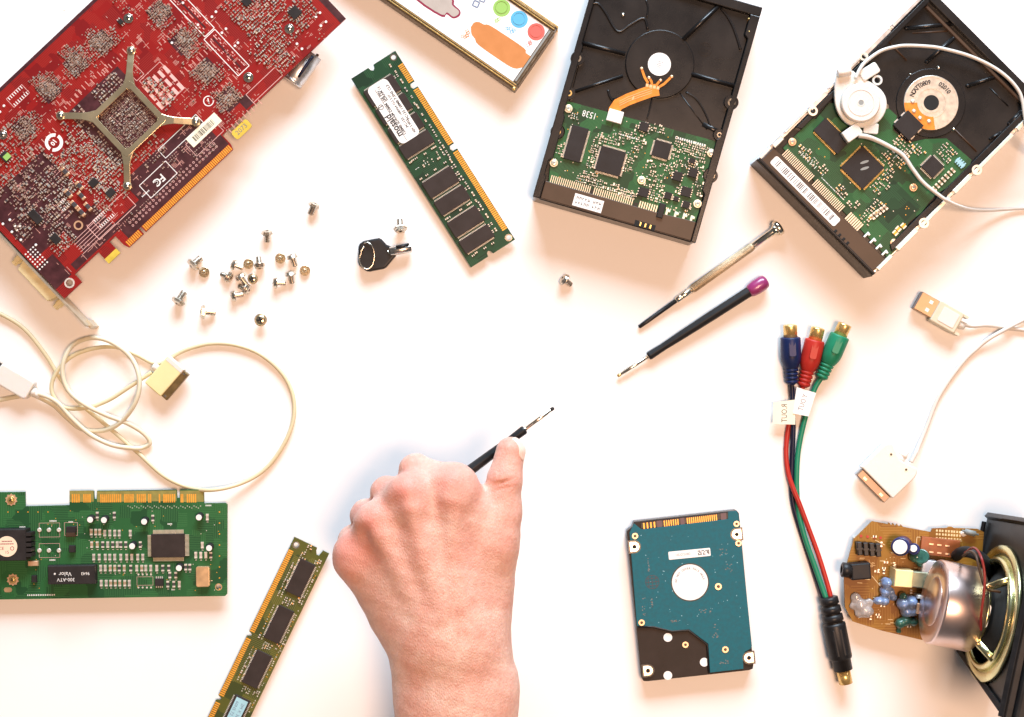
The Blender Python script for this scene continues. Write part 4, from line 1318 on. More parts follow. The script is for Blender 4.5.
    out = [q(783, 148), q(812, 119), q(816, 119), q(829, 103), q(884, 104), q(897, 116), q(893, 130), q(907, 143), q(925, 139), q(946.7, 138.4), q(971.5, 160), q(969.7, 166),
           q(953, 185), q(937, 193), q(931, 200), q(921, 213), q(909, 222), q(903, 236), q(899, 247), q(888, 258)]
    board = MB().prism(out, ZP - 1.3, ZP).build('controller_board', 'pcb_green2', T)
    Z = ZP
    x, y = q(831, 136.5)
    chip(T, x, y, 34 / s, 17.5 / s, Z, 1.5, 'y', parent=board, name='memory_chip', lead=1.1, pitch=.9, lmat='goldbright')
    x, y = q(862, 168)
    bc = chip(T, x, y, 31 / s, 31 / s, Z, 1.6, 'xy', parent=board, name='controller_chip', lead=1.2, pitch=.6, lmat='goldbright')
    m_ = MB()
    for dx, dy in ((-1.6, 3.2), (1.2, .6)):
        m_.prism([(x + dx + 2.8 * math.cos(a) * math.cos(1.1) - .8 * math.sin(a) * math.sin(1.1), y + dy + 2.8 * math.cos(a) * math.sin(1.1) + .8 * math.sin(a) * math.cos(1.1)) for a in [i * .35 for i in range(18)]], Z + 1.6, Z + 1.63)
    m_.build('leaf_mark', 'grey_pad', bc)
    x, y = q(932, 167)
    chip(T, x, y, 16.5 / s, 16.5 / s, Z, 1.5, 'xy', parent=board, name='motor_driver_chip', lead=1.1, pitch=.8)
    x, y = q(907.5, 126)
    chip(T, x, y, 22 / s, 21 / s, Z - .5, 3.0, 'x', parent=board, name='square_chip', lead=.9, pitch=6, dot=False)
    c = MB()
    def sc_(px, py, w_, h_, n, **kw):
        x, y = q(px, py)
        scatter(c, x, y, w_ / s, h_ / s, n, Z, rng, **kw)
    for (px, py, w_, h_, n) in ((892, 160, 22, 34, 50), (905, 145, 24, 14, 26), (946, 152, 16, 16, 24), (918, 150, 14, 10, 14), (812, 160, 40, 9, 26), (846, 198, 30, 9, 18), (880, 185, 14, 20, 16), (872, 212, 12, 28, 26)):
        sc_(px, py, w_, h_, n, lo=1.1, hi=2.2, bodies=(1, 2, 1, 4), pads=.3, pitch=1.8)
    for k in range(7):       # slanted rows of chip capacitors
        smd(c, *q(934 + k * 3.1, 189 - k * 3.1), 3.4, 1.5, Z, 0.0, 1, .8)
    for k in range(5):
        smd(c, *q(872 + k * 3.3, 217 - k * 2.4), 3.6, 1.6, Z, 0.0, 1, .8)
    for (px, py, b_) in ((898, 229, 4), (903, 226, 4), (895, 233, 4)):
        smd(c, *q(px, py), 3.2, 2.6, Z, 0, b_, .9)
    for k in range(90):
        x, y = q(rng.uniform(800, 960), rng.uniform(130, 240))
        if 6 < x < 92 and 18 < y < 62:
            c.cyl(x, y, .32, Z, Z + .05, 7, rng.choice((0, 4)))
    for k in range(10):      # silk dashes beside the header
        x, y = q(822 + k * 2.4, 178 + k * 2.4)
        c.cbox(x, y, 2.4 if k % 3 else .8, .35, Z, Z + .05, 0, 5, bottom=False)
    for k in range(8):
        x, y = q(800 + k * 2.2, 152 + k * 2.2)
        c.cbox(x, y, .35, 2.4, Z, Z + .05, 0, 5, bottom=False)
    c.build('surface_components', SM, board, kind='stuff')
    # dark lacquer field on the board, green resistor pack
    MB().cbox(*q(893, 207), 38 / s, 40 / s, Z, Z + .03).build('dark_field', 'pcb_dimm', board)
    x, y = q(960, 163)
    rp = MB().cbox(x, y, 6.4, 2.2, Z, Z + .8)
    for k in range(4):
        rp.cbox(x + (k - 1.5) * 1.6, y, .8, 4.4, Z + .05, Z + .9)
    rp.build('resistor_pack', 'ice_blue', board)
    for (px, py) in ((913.2, 187.6), (894, 243), (792.2, 142)):
        pan_screw(T, *q(px, py), Z, 2.5, 'copper_pale', 'board_screw')
    # connector end
    cs = MB().prism([(2.2, .4), (Wd - 2.2, .4), (Wd - 2.2, 12.0), (2.2, 12.0)], 20.7, ZT - .8).build('connector_strip', 'brown_plastic_and_sheen', T, bevel=.5)
    MB().cbox(Wd / 2, 1.0, Wd - 1, 1.6, 20.7, ZT - .5, 0, 0, ch=.4).build('front_lip', 'blackplastic', T)
    MB().cbox(Wd / 2, -.35, Wd - .4, .7, .6, 21.5).build('front_cover', 'blackplastic', T)
    pn = MB()
    def pins(a, b, n, L, w=.6):
        A, B = q(*a), q(*b)
        for i in range(n):
            f = i / (n - 1)
            pn.cbox(A[0] + (B[0] - A[0]) * f, A[1] + (B[1] - A[1]) * f, w, L, Z + .05, Z + .6)
    pins((785, 152.5), (811, 178.5), 19, 5.2); pins((815, 182.5), (841.5, 209), 19, 5.2); pins((848, 216), (859.5, 227.5), 8, 5.8, .9)
    pn.build('header_pin_row', 'pincream', T, kind='stuff')
    for k in range(4):
        x, y = q(866.2 + k * 6, 234.8 + k * 6)
        MB().cbox(x, y, 1.2, 4.2, Z - .2, Z + .7, 0, 0, ch=.2).cbox(x + .7, y + 1.2, 2.0, 1.3, Z - .1, Z + .8, 0, 0, ch=.2).build('power_tab', 'white_label', T)
    for k in range(4):
        x, y = P(836 + k * 4.0, 231 + k * 4.0, ZT)
        MB().cbox(x, y, 1.8, 2.2, ZT - 2, ZT - .6, 0, 0, ch=.3).build('jumper_pin', 'hole', T)
    x, y = P(805.5, 191, ZT)
    lab = MB().prism(rrect(x, y, 91 / s, 10.2 / s, 1.4), ZT - .8, ZT - .66).build('barcode_label', 'white_label', T)
    bcd = MB()
    xx = x - 40 / s
    while xx < x + 40 / s:
        w_ = rng.choice((.25, .35, .6))
        bcd.cbox(xx, y + .1, w_, 6.6 / s, ZT - .65, ZT - .64)
        xx += w_ + rng.choice((.35, .5, .9, 1.5))
    bcd.build('barcode', 'ink', lab)
M['cream_alu'] = pm('cream_bare_aluminium', (0.80, 0.76, 0.66), .4, .6, var=.08, vscale=200)
M['nickel_matt'] = pm('matt_nickel', (0.66, 0.65, 0.60), .34, .8, var=.06, vscale=300)
silver_drive()

# ================================================================== 2.5 inch teal drive
def teal_drive():
    rng = random.Random(61)
    ZT = 9.5
    s = sz(ZT)
    T = Thing('hard_drive', 'small teal notebook hard drive with round white sticker', 'hard drive', 641.5, 681.5, ZT, 5.6)
    P = lambda px, py, z=ZT: T.p(px, py, z)
    out = [P(641.5, 677), P(643.5, 681.8), P(648, 682), P(749, 671), P(753.5, 669.5), P(754, 665), P(739.5, 513.5), P(737, 510.5), P(634, 522), P(632.5, 527), P(626.8, 531.5)]
    base = MB().prism(out, .3, ZT - 1.6).build('casting', 'blackcast', T, bevel=.6)
    MB().prism([(x * .995 + .15, y * .995 + .2) for x, y in out], ZT - 1.7, ZT - 1.0).build('dark_deck', pm('dark_brown_deck', (0.030, 0.021, 0.017), .5, spec=.15, var=.2, vscale=100), T, bevel=.3)
    pl = [P(629.5, 533), P(634, 523.5), P(641.5, 529.5), P(728, 519), P(728, 511.8), P(736.5, 511), P(738.5, 514), P(752, 646), P(750.5, 649), P(745, 652), P(743, 657), P(743.5, 669),
          P(710, 672.8), P(708.3, 644), P(689, 629.3), P(672, 630.7), P(653.5, 626.2), P(637, 626)]
    board = MB().prism(pl, ZT - 1.0, ZT).build('lacquered_plate', 'teal', T, bevel=.2)
    # dark bead along the cut-out
    MB().tube([(*P(*a), ZT - .6) for a in ((637, 626.8), (653.5, 627), (672, 631.5), (688.5, 630.2), (707.4, 644.6), (709.2, 673))], .8, 8).build('cut_out_edge', 'blackplastic', T)
    # white discs
    for (px, py) in ((668, 637.7), (668, 675.8), (704.4, 662.5)):
        MB().cyl(*P(px, py), 2.7, ZT - 1.0, ZT - .85, 24).build('white_dot', 'white_label', T)
    x, y = P(690, 582.3)
    MB().ring(x, y, 11.2, 11.8, ZT - .02, ZT + .06, 48).build('sticker_groove', 'blackplastic', board)
    st = MB().cyl(x, y, 11.1, ZT, ZT + .12, 48).build('round_sticker', 'white_label', T)
    t = MB()
    t.arctext('DO NOT COVER THIS HOLE', x, y, 8.6, ZT + .14, 1.7, 175, 5, 0)
    t.build('printed_text', 'inkgrey', st)
    x, y = P(689.5, 553.8)
    lab = MB().prism(rrect(x, y, 42 / s, 8 / s, .6), ZT, ZT + .12).build('strip_label', 'white_label', T)
    t = MB().text('HDD2H83', x - 4, y, ZT + .14, 2.1, 0, 1)
    for i in range(9):
        for j in range(4):
            if rng.random() < .6:
                t.cbox(x + 5.5 + i * .8, y - 1.1 + j * .75, .7, .6, ZT + .13, ZT + .14, 0, 0)
    t.build('printed_text', ['ink', 'inkgrey'], lab)
    # printed marks on the lacquer
    t = MB()
    gx, gy = P(652.3, 582)
    t.ring(gx, gy, 3.9, 4.4, ZT + .02, ZT + .04, 30, 0)
    for k in (-1, 0, 1):
        t.cbox(gx, gy + k * 2.2, 8 - abs(k) * 1.6, .5, ZT + .02, ZT + .045, 0, 0).cbox(gx + k * 2.3, gy, .5, 8 - abs(k) * 1.6, ZT + .02, ZT + .05, 0, 0)
    for (px, py, w_, h_) in ((648, 565, 1.2, 8), (644, 607, 2.5, 12), (652, 604, .8, 8), (705, 611, 7, 3), (716, 631, 5, 8), (724, 662, 6, 2.5), (728, 568, 5, 5), (723, 552, 5, 4), (675, 621, 5, 1)):
        x, y = P(px, py)
        for k in range(10):
            t.cbox(x + rng.uniform(-w_, w_) / 2, y + rng.uniform(-h_, h_) / 2, rng.uniform(.3, 1.0), rng.uniform(.3, .8), ZT + .01, ZT + .03, 0, 1)
    t.build('printed_marks', ['p_slate2', 'p_brown'], board)
    v = MB()
    for k in range(60):
        x, y = P(rng.uniform(640, 742), rng.uniform(535, 625))
        v.cyl(x, y, rng.uniform(.15, .3), ZT, ZT + .03, 6, 0)
    v.build('vias', 'ice_blue', board, kind='stuff')
    # small eyelets
    for (px, py, r) in ((635, 536, 1.9), (736.5, 523.8, 1.8), (738.5, 543.2, 1.9), (718.3, 586.5, 2.1), (641.6, 622.6, 1.9), (685.6, 645, 1.9), (725.3, 649.5, 2.0)):
        x, y = P(px, py)
        zz = ZT if not (px == 685.6) else ZT - 1.0
        b = MB().ring(x, y, r * .5, r, zz - .05, zz + .3, 24).build('eyelet', 'copper_dark', T)
        MB().cyl(x, y, r * .5, zz, zz + .12, 14).build('hole', 'brown_plastic_and_sheen', b)
    # corner screw lugs
    for (px, py, dx) in ((634.4, 546.7, -1), (736.8, 534.3, 1), (648, 670.6, -1), (749, 657.8, 1)):
        x, y = P(px, py)
        lug = [(x + dx * 3.0, y - 3.2), (x + dx * 3.0, y + 3.2)] + [(x - dx * 3.2 * math.sin(a), y + 3.2 * math.cos(a)) for a in [math.pi * i / 10 for i in range(11)]]
        MB().prism([(x + (a - x) * 1.25, y + (b - y) * 1.25) for a, b in lug], ZT - .95, ZT + .03).build('lug_recess', 'blackcast', T)
        b = MB().prism(lug, ZT - .9, ZT + .25).build('screw_lug', 'M_lug', T, bevel=.25)
        MB().cyl(x, y, 1.35, ZT + .2, ZT + .32, 16).build('hole', 'hole', b)
    # sata connector
    cs = MB().prism([P(641, 523.2), P(641.3, 528.6), P(729.2, 518.3), P(728.6, 512.6)], ZT - 3, ZT - .4).build('connector_block', 'blackplastic', T)
    g = MB()
    for a, b, n, y0 in ((644, 654.5, 4, 524.8), (664.5, 678, 7, 523.1), (687.5, 716.5, 15, 520)):
        for i in range(n):
            px = a + (b - a) * i / (n - 1)
            x, y = P(px, 526.3 - (px - 641) * .1165)
            g.cbox(x, y, .62 if n > 4 else .85, 3.6, ZT - .4, ZT - .28)
    g.build('gold_contact_row', 'gold', cs, kind='stuff')
    for (px, w_) in ((659.5, 3.2), (682.5, 2.6), (723.5, 3.4)):
        x, y = P(px, 526 - (px - 641) * .1165)
        MB().cbox(x, y, w_, 4, ZT - .4, ZT - .12).build('connector_key', 'maroon_plastic', cs)
M['copper_dark'] = pm('dull_copper', (0.58, 0.38, 0.24), .35, .5, var=.12)
M['p_slate2'] = pm('dark_teal_ink', (0.006, 0.035, 0.06), .5)
M['p_brown'] = pm('faint_brown_ink', (0.16, 0.15, 0.15), .5)
M['M_lug'] = pm('pale_lug_metal', (0.82, 0.72, 0.55), .28, .8, var=.1)
M['maroon_plastic'] = pm('maroon_plastic', (0.07, 0.03, 0.05), .45)
teal_drive()
# ================================================================== white cord reel lying on the pale-sided drive
def cord_reel():
    Z0 = 27.0
    T = Thing('cord_reel', 'round white plastic cord reel lying on the hard drive, thin cords leading off', 'cord reel', 861.8, 102, Z0, 0)
    P = lambda px, py, z=Z0: T.p(px, py, z)
    s = sz(Z0)
    zb = 26.9
    x, y = P(861.8, 102, zb + 8)
    c = MB().cyl(x, y, 11.8, zb, zb + 6.2, 56, 0, ch=.9)
    c.ring(x, y, 7.6, 8.0, zb + 6.2, zb + 6.42, 48)
    body = c.build('reel_drum', 'white_plastic', T)
    MB().cyl(x, y, 1.6, zb + 6.2, zb + 6.26, 20).build('axle_hole', 'grey_pad', body)
    MB().ring(x, y, 1.6, 2.2, zb + 6.2, zb + 6.35, 20).build('axle_rim', 'white_plastic', body)
    # cover behind the drum, offset to the left
    pts = [P(*a, zb) for a in ((836, 73), (850, 71), (858, 76), (880, 90), (886, 105), (880, 120), (866, 128), (850, 126), (840, 118), (834.5, 105), (834, 88))]
    MB().prism([v[:2] for v in spline([(a, b, 0) for a, b in pts + [pts[0]]], 4)][:-1], zb - .3, zb + 2.6).build('back_cover', 'white_plastic', T, bevel=.7)
    MB().lathe(T.p3(837.5, 73.5, zb + 4), T.p3(851, 71, zb + 4), [(0, 2.3), (.4, 2.7), (6.8, 2.7), (7.0, 2.5), (7.3, 2.7), (8.0, 2.5)], 20).build('hinge_pin', 'white_plastic', T)
    a = P(866, 76, zb + 3); b = P(876, 68, zb + 3)
    MB().prism(rrect(*P(869.5, 71.5, zb + 3), 12, 7, 1.6, .55), zb, zb + 3.6).build('cord_guide', 'white_plastic', T, bevel=.5)
    MB().ring(*P(877.2, 80.3, zb + 2), 1.9, 3.1, zb, zb + 2.6, 24).build('strap_loop', 'white_plastic', T)
    MB().prism(rrect(*P(852, 133, zb + 3), 11, 7.4, 1, .62), zb, zb + 4.2).build('cord_guide', 'white_plastic', T, bevel=.5)
    MB().prism(rrect(*P(871.5, 128, zb + 3), 9, 6.4, 1, -.1), zb, zb + 2.2).build('clip_tab', 'white_plastic', T, bevel=.4)
    MB().cyl(*P(885.5, 107, zb), 1.6, zb, zb + 2, 12).build('side_stud', 'nickel', T)
    pts = [(855.5, 79, 31.5), (860, 69, 31), (866, 61.5, 29.5), (881, 51, 28.2), (897, 46.5, 27.4), (908, 45.6, 27.2), (925, 46.3, 27.2), (941, 48.3, 27.2), (968, 55.5, 27.2), (991.5, 66.2, 27.2), (1008, 78.2, 27.2), (1018.7, 91, 27.0), (1022.8, 103, 27), (1025, 118, 27), (1030, 140, 25.5), (1046, 160, 10), (1075, 172, 2)]
    MB().tube(spline([T.p3(*p) for p in pts], 7), 1.1, 12).build('upper_cord', 'white_cable', T)
    pts = [(858.5, 135.5, 30), (867, 136.8, 29.6), (876, 140, 28.5), (890, 147, 27.6), (903, 155.5, 27.4), (913, 169.7, 27.4), (923.7, 183, 27.4), (940.4, 196.3, 27.4), (948, 201, 26.8), (957, 205.3, 24.0), (969.7, 209, 16), (985, 210.3, 8), (1003, 209.6, 3.5), (1024, 208.3, 1.6), (1080, 206, 1.5)]
    rr = [1.9] * 400
    sp = spline([T.p3(*p) for p in pts], 7)
    MB().tube(sp, [1.6 - .6 * min(1, i / (len(sp) * .7)) for i in range(len(sp))], 12).build('lower_cord', 'white_cable', T)
cord_reel()

# ================================================================== printed panel in a brass frame (top edge)
def framed_panel():
    Zt = 13.0
    s = sz(Zt)
    T = Thing('framed_panel', 'white panel printed with coloured dots and an orange shape, in brass-edged frame', 'panel', 515, 89.5, Zt, -34.6)
    P = lambda px, py, z=Zt: T.p(px, py, z)
    # local: x along the lower edge (towards the corner = 0), y to the upper right
    Lx, Wy = 150, 46.5
    MB().cbox(-Lx / 2, Wy / 2, Lx - 1.2, Wy - 1.2, .3, Zt - 1.6).build('tray', pm('panel_tray_side', (0.10, 0.075, 0.05), .4), T)
    panel = MB().cbox(-Lx / 2 - 1, Wy / 2, Lx - 6, Wy - 7, Zt - 1.7, Zt - 1.2).build('printed_face', 'panel_white', T)
    dark = pm('dark_bronze_edge', (0.10, 0.072, 0.042), .35, .5, var=.1)
    def rail(x0, x1, y0, y1):
        hor = abs(x1 - x0) > abs(y1 - y0)
        o = MB().cbox((x0 + x1) / 2, (y0 + y1) / 2, abs(x1 - x0), abs(y1 - y0), .2, Zt - .6, 0, 0).build('frame_rail', dark, T, bevel=.3)
        w = (y1 - y0) if hor else (x1 - x0)
        if hor:
            MB().cbox((x0 + x1) / 2, y0 + w * .36, abs(x1 - x0), w * .2, Zt - .65, Zt - .1, 0, 0, ch=.15).build('brass_line', 'brass', o)
            MB().cbox((x0 + x1) / 2, y0 + w * .78, abs(x1 - x0) - 2, w * .12, Zt - .65, Zt - .4, 0, 0).build('inner_line', 'brass', o)
        else:
            MB().cbox(x0 + w * .72, (y0 + y1) / 2, w * .16, abs(y1 - y0), Zt - .65, Zt - .25, 0, 0, ch=.12).build('brass_line', 'nickel', o)
            MB().cbox(x0 + w * .25, (y0 + y1) / 2, w * .3, abs(y1 - y0) - 2, Zt - .65, Zt - .45, 0, 0).build('inner_line', 'grey_pad', o)
    rail(-Lx, 0, 0, 3.6)
    rail(-Lx, -1, Wy - 3.4, Wy)
    rail(-3.8, .2, 3.65, Wy - 3.45)
    MB().cbox(-Lx / 2, Wy + .6, Lx, 1.2, .2, Zt - 2.5, 0, 0).build('outer_lip', 'brass', T)
    MB().dome(*P(514, 88.5), 1.2, Zt - .6, .8).build('corner_stud', 'brass', T)
    zp = Zt - 1.2
    Q = lambda px, py: P(px, py, zp)
    def sm(pts, n=4):
        return [v[:2] for v in spline([(*Q(*p), 0) for p in pts + [pts[0]]], n)][:-1]
    orange = [(470.8, 27), (474, 22.7), (479, 22), (484, 24.5), (489, 25), (502, 33), (524, 48), (526, 53), (532, 58), (526.5, 66), (522, 67.5), (513, 68), (496, 57.5), (478, 44.5), (475, 39), (471.5, 34)]
    MB().prism(sm(orange, 3), zp, zp + .04).build('orange_shape', 'p_orange', panel)
    for (px, py, m_, m2) in ((501.7, 8, 'p_green', 'p_green2'), (519.2, 19.3, 'p_blue', 'p_blue'), (536.2, 31.8, 'p_red', 'p_red')):
        x, y = Q(px, py)
        o = MB().cyl(x, y, 8.7 / s, zp, zp + .05, 40).build('colour_dot', m_, panel)
        MB().ring(x - .4, y + .4, 5.6 / s, 6.4 / s, zp + .05, zp + .25, 40).build('dot_ring', m2, o)
    grey = [(400, -25), (415, -1), (441.5, 16.8), (446.5, 14.2), (453, 18.5), (459.5, 16), (460.2, 10.5), (454, 4.5), (452.5, -2), (430, -20)]
    MB().prism(sm(grey, 3), zp, zp + .05).build('maroon_outline', 'p_maroon', panel)
    cx, cy = 432, -2
    grey2 = [(404, -23), (417, -2), (441.5, 14.6), (447, 12.3), (453, 16.7), (458, 14.6), (458.7, 10.8), (452, 5), (450.5, -2), (430, -17)]
    MB().prism(sm(grey2, 3), zp + .05, zp + .09).build('grey_shape', 'p_grey', panel)
    g = MB()
    x, y = Q(476, 4)
    g.rect(x, y, 3.4, 3.4, .9, zp + .02, .2, 0)
    x, y = Q(482.5, -.5)
    g.rect(x, y, 3.0, 2.6, .8, zp + .02, .2, 0)
    g.cyl(*Q(418.5, 12.8), .35, zp, zp + .05, 8, 0)
    rng = random.Random(2)
    for (px, py, m_) in ((465, 36, 1), (497, 20, 2), (509, 28, 3), (513.5, 31, 3), (528.5, 43.5, 4), (466.5, 33, 1)):
        x, y = Q(px, py)
        for k in range(4):
            g.rect(x + rng.uniform(-1.2, 1.2), y + rng.uniform(-1.2, 1.2), 1.5, 1.8, .25, zp + .01 + .005 * k, -.6, m_)
    g.build('small_print', ['p_slate', 'p_orange', 'p_green', 'p_blue', 'p_red'], panel)
framed_panel()

# ================================================================== screwdrivers
def jeweller_driver():
    T = Thing('screwdriver', 'thin all-metal precision screwdriver with flared cap', 'screwdriver', 700, 282, 0, 0)
    a, b = Vector(T.p3(638.6, 327.4, 1.6)), Vector(T.p3(780, 226.6, 5.2))
    L = (b - a).length
    f = L / 173.6
    MB().lathe(a, b, [(0, .25), (.6, 1.15), (9 * f, 1.35), (48 * f, 1.35)], 14).build('shaft', 'blackplastic', T)
    A = lambda d: d * f
    MB().lathe(a, b, [(A(46), 1.5), (A(47), 2.0), (A(52), 2.05), (A(53), 1.8), (A(54), 2.05), (A(65), 2.1)], 20).build('collet', 'nickel', T)
    h = MB().lathe(a, b, [(A(65), 2.1), (A(66), 2.5), (A(139), 2.6), (A(140), 2.45)], 16, smooth=False)
    hd = h.build('knurled_grip', 'knurl', T)
    # fine flutes
    fl = MB()
    t = (b - a).normalized(); up = Vector((0, 0, 1)); up = (up - t * up.dot(t)).normalized(); sd = t.cross(up)
    for k in range(18):
        an = 2 * math.pi * k / 18
        o = (sd * math.cos(an) + up * math.sin(an)) * 2.52
        fl.tube([tuple(a + t * A(67) + o), tuple(a + t * A(138) + o)], .22, 5)
    fl.build('grip_flutes', 'knurl', hd, kind='stuff')
    MB().lathe(a, b, [(A(140), 2.3), (A(164), 2.3), (A(166), 2.7), (A(169), 4.4)], 22).build('neck', 'nickel', T)
    MB().lathe(a, b, [(A(168.6), 4.5), (A(169.5), 5.0), (A(172.5), 5.0), (A(174), 4.2), (A(174.6), 2.5)], 28).build('swivel_cap', 'nickel', T)
M['knurl'] = pm('knurled_steel', (0.52, 0.42, 0.28), .42, .6, var=.2, vscale=800, bump=.5, bscale=2500)
jeweller_driver()

def handle_driver(name_label, tip, tail, ztip, ztail, cap, cat='screwdriver'):
    T = Thing('screwdriver', name_label, cat, (tip[0] + tail[0]) / 2, (tip[1] + tail[1]) / 2, 0, 0)
    a, b = Vector(T.p3(*tip, ztip)), Vector(T.p3(*tail, ztail))
    L = (b - a).length
    d = lambda v: v * L / 110.0
    MB().lathe(a, b, [(0, .3), (.3, .9), (d(5), 1.0), (d(5.2), 1.15), (d(25), 1.15)], 16).build('shaft', 'nickel', T)
    MB().lathe(a, b, [(-.1, .35), (.25, 1.0), (d(2.2), 1.08), (d(2.6), .6)], 12).build('blade_tip', 'brass' if cap else 'blackplastic', T)
    prof = [(d(22.6), 1.6), (d(22.9), 2.5), (d(24), 2.8), (d(25), 2.75), (d(34), 2.5), (d(48), 2.9), (d(70), 3.25), (d(97), 3.35), (d(97.6), 3.0)]
    h = MB().lathe(a, b, prof, 8, smooth=False).build('handle', 'blackrubber', T, bevel=.5, bseg=3)
    MB().lathe(a, b, [(d(22.45), 1.2), (d(22.6), 1.9), (d(22.95), 1.9)], 16).build('ferrule', 'steel', T)
    if cap:
        MB().lathe(a, b, [(d(97), 3.4), (d(98.5), 4.2), (d(102), 4.75), (d(107), 4.7), (d(109.4), 4.1), (d(110.2), 2.8)], 10).build('end_cap', 'magenta', T)
    else:
        MB().lathe(a, b, [(d(97), 3.2), (d(98), 3.8), (d(106), 3.8), (d(107), 3)], 14).build('end_cap', 'magenta', T)
    return T
handle_driver('black-handled screwdriver with magenta end cap lying on the table', (617.5, 376.3), (766.5, 280.5), 2.2, 5.0, True)
handle_driver('black screwdriver gripped in the hand, its magenta end hidden', (553.8, 407.8), (414, 512), 68.0, 72.0, False)

# ================================================================== key
def key():
    Z = 6.0
    T = Thing('key', 'small tubular key with black plastic head and wire ring', 'key', 377, 254, Z, 0)
    P = lambda px, py, z=Z: T.p(px, py, z)
    pts = [(359.5, 243.6), (363.5, 240.8), (372, 239), (379, 237.8), (381.5, 239), (386.5, 244.5), (390.5, 246), (396, 253.2), (395.6, 255.5), (386, 267), (383.5, 268.5), (369, 271.4), (366, 270.8), (359, 265.4), (357.8, 262), (358.2, 247)]
    hd = MB().prism([P(*p) for p in pts], .2, Z).build('key_head', 'blackplastic', T, bevel=1.3, bseg=3)
    # wire ring through the head
    ring = []
    for i in range(31):
        a = math.radians(112 - i * 9.4)
        ring.append(T.p3(366.8 + 7.6 * math.cos(a), 255.8 - 13.2 * math.sin(a), Z + 1.0 + .3 * math.sin(a * 2)))
    ring += [T.p3(361, 254, Z + 1), T.p3(361.5, 250.5, Z + 1), T.p3(364, 246.5, Z + 1)]
    MB().tube(spline(ring, 3), .42, 8).build('wire_ring', 'nickel', T)
    a, b = T.p3(389.5, 251.6, 5.6), T.p3(412.5, 247.6, 4.6)
    MB().lathe(a, b, [(0, 2.4), (.5, 2.9), (13.4, 2.9), (13.8, 2.6), (13.8, 2.0), (10, 1.9)], 22).build('barrel', 'steel', T)
    p = lambda px, py: T.p3(px, py, 7.9)
    MB().tube([T.p3(396, 247.6, 7.4), T.p3(409, 244.8, 6.6)], 1.25, 8).build('barrel_slot', 'blackplastic', T)
    MB().tube([T.p3(388, 250, Z + .3), T.p3(388.2, 253, Z + .3), T.p3(391, 254.4, Z + .4), T.p3(394, 252.8, Z + .3), T.p3(393.4, 248.4, Z + .3), T.p3(390.4, 247.6, Z + .4), T.p3(388, 250, Z + .3)], .45, 6).build('collar_wire', 'nickel', T)
key()

# ================================================================== loose screws
def make_screw(head, end, R, r, Ls, label, hexh=True, grp='loose screws'):
    R, r, Ls = R * 1.14, r * 1.1, Ls * 1.05
    """a screw lying on its side: head rim and thread tip both touch the table"""
    hx, hy = W(*head, 3); ex, ey = W(*end, 2)
    ang = math.atan2(ey - hy, ex - hx)
    o = bpy.data.objects.new('screw', None); o.empty_display_size = .005
    col.objects.link(o)
    o.location = (hx * S, hy * S, 0); o.rotation_euler = (0, 0, ang)
    o['label'] = label; o['category'] = 'screw'; o['group'] = grp
    tilt = math.atan2(R - r, Ls)
    t = Vector((math.cos(tilt), 0, -math.sin(tilt)))
    up = Vector((math.sin(tilt), 0, math.cos(tilt)))
    a = Vector((0, 0, 0)) + up * 0
    a = Vector((0, 0, R * math.cos(tilt) + .05))
    def pt(d):
        return a + t * d
    MB().lathe(pt(-.0), pt(1), [(-2.1, R * .55), (-1.7, R * .86), (-.4, R * .9), (-.35, R), (.35, R), (.4, r)], 6 if hexh else 18, smooth=not hexh).build('screw_head', 'screw_steel', o)
    prof = [(.3, r)]
    d = .6
    while d < Ls - .5:
        prof += [(d, r * .82), (d + .35, r * 1.05)]
        d += .7
    prof += [(Ls, r * .7)]
    MB().lathe(pt(0), pt(1), prof, 12).build('screw_thread', 'screw_steel', o)
    m = MB().lathe(pt(0), pt(1), [(-2.18, R * .2), (-2.0, R * .4)], 4, smooth=False)
    m.build('drive_recess', 'hole', o)
    return o
def standing_screw(pos, R, r, Ls, label, head_up, grp='loose screws'):
    x, y = W(*pos, 3)
    o = bpy.data.objects.new('screw', None); o.empty_display_size = .005
    col.objects.link(o)
    o.location = (x * S, y * S, 0); o.rotation_euler = (0, 0, 0.3)
    o['label'] = label; o['category'] = 'screw'; o['group'] = grp
    z = Ls if head_up else 0
    h = MB()
    if head_up:
        h.cyl(0, 0, R, z, z + .6, 22, 0, ch=.15).dome(0, 0, R * .85, z + .6, 1.4, 0, 18)
    else:
        h.cyl(0, 0, R * .9, .05, 1.2, 22, 0).cyl(0, 0, R, 1.2, 1.9, 22, 0, ch=.2)
    h.build('screw_head', 'screw_gold', o)
    if head_up:
        MB().cbox(0, 0, R * 1.0, R * .28, z + 1.75, z + 2.03).cbox(0, 0, R * .28, R * 1.0, z + 1.75, z + 2.035).build('drive_recess', 'hole', o)
        MB().lathe((0, 0, z), (0, 0, 0), [(0, r), (Ls, r * .9)], 12).build('screw_thread', 'screw_steel', o)
    else:
        prof = [(1.8, r)]
        d = 2.1
        while d < Ls:
            prof += [(d, r * .85), (d + .35, r * 1.05)]
            d += .7
        prof += [(Ls + .6, r * .6)]
        MB().lathe((0, 0, 0), (0, 0, 1), prof, 12).build('screw_thread', 'screw_gold', o)
    return o
M['screw_steel'] = pm('screw_steel', (0.66, 0.58, 0.47), .26, .92, var=.3, vscale=900)
M['screw_gold'] = pm('screw_yellow_zinc', (0.74, 0.61, 0.40), .28, 1.0, var=.25, vscale=900)
heap = 'small silver screw lying on its side in the loose heap'
make_screw((314, 206.3), (309.6, 216), 3.3, 1.9, 5.6, 'dark screw lying alone above the heap towards the memory module')
make_screw((267.2, 233.8), (267.2, 244), 3.3, 1.5, 5.2, 'small screw with upright thread lying just above the heap')
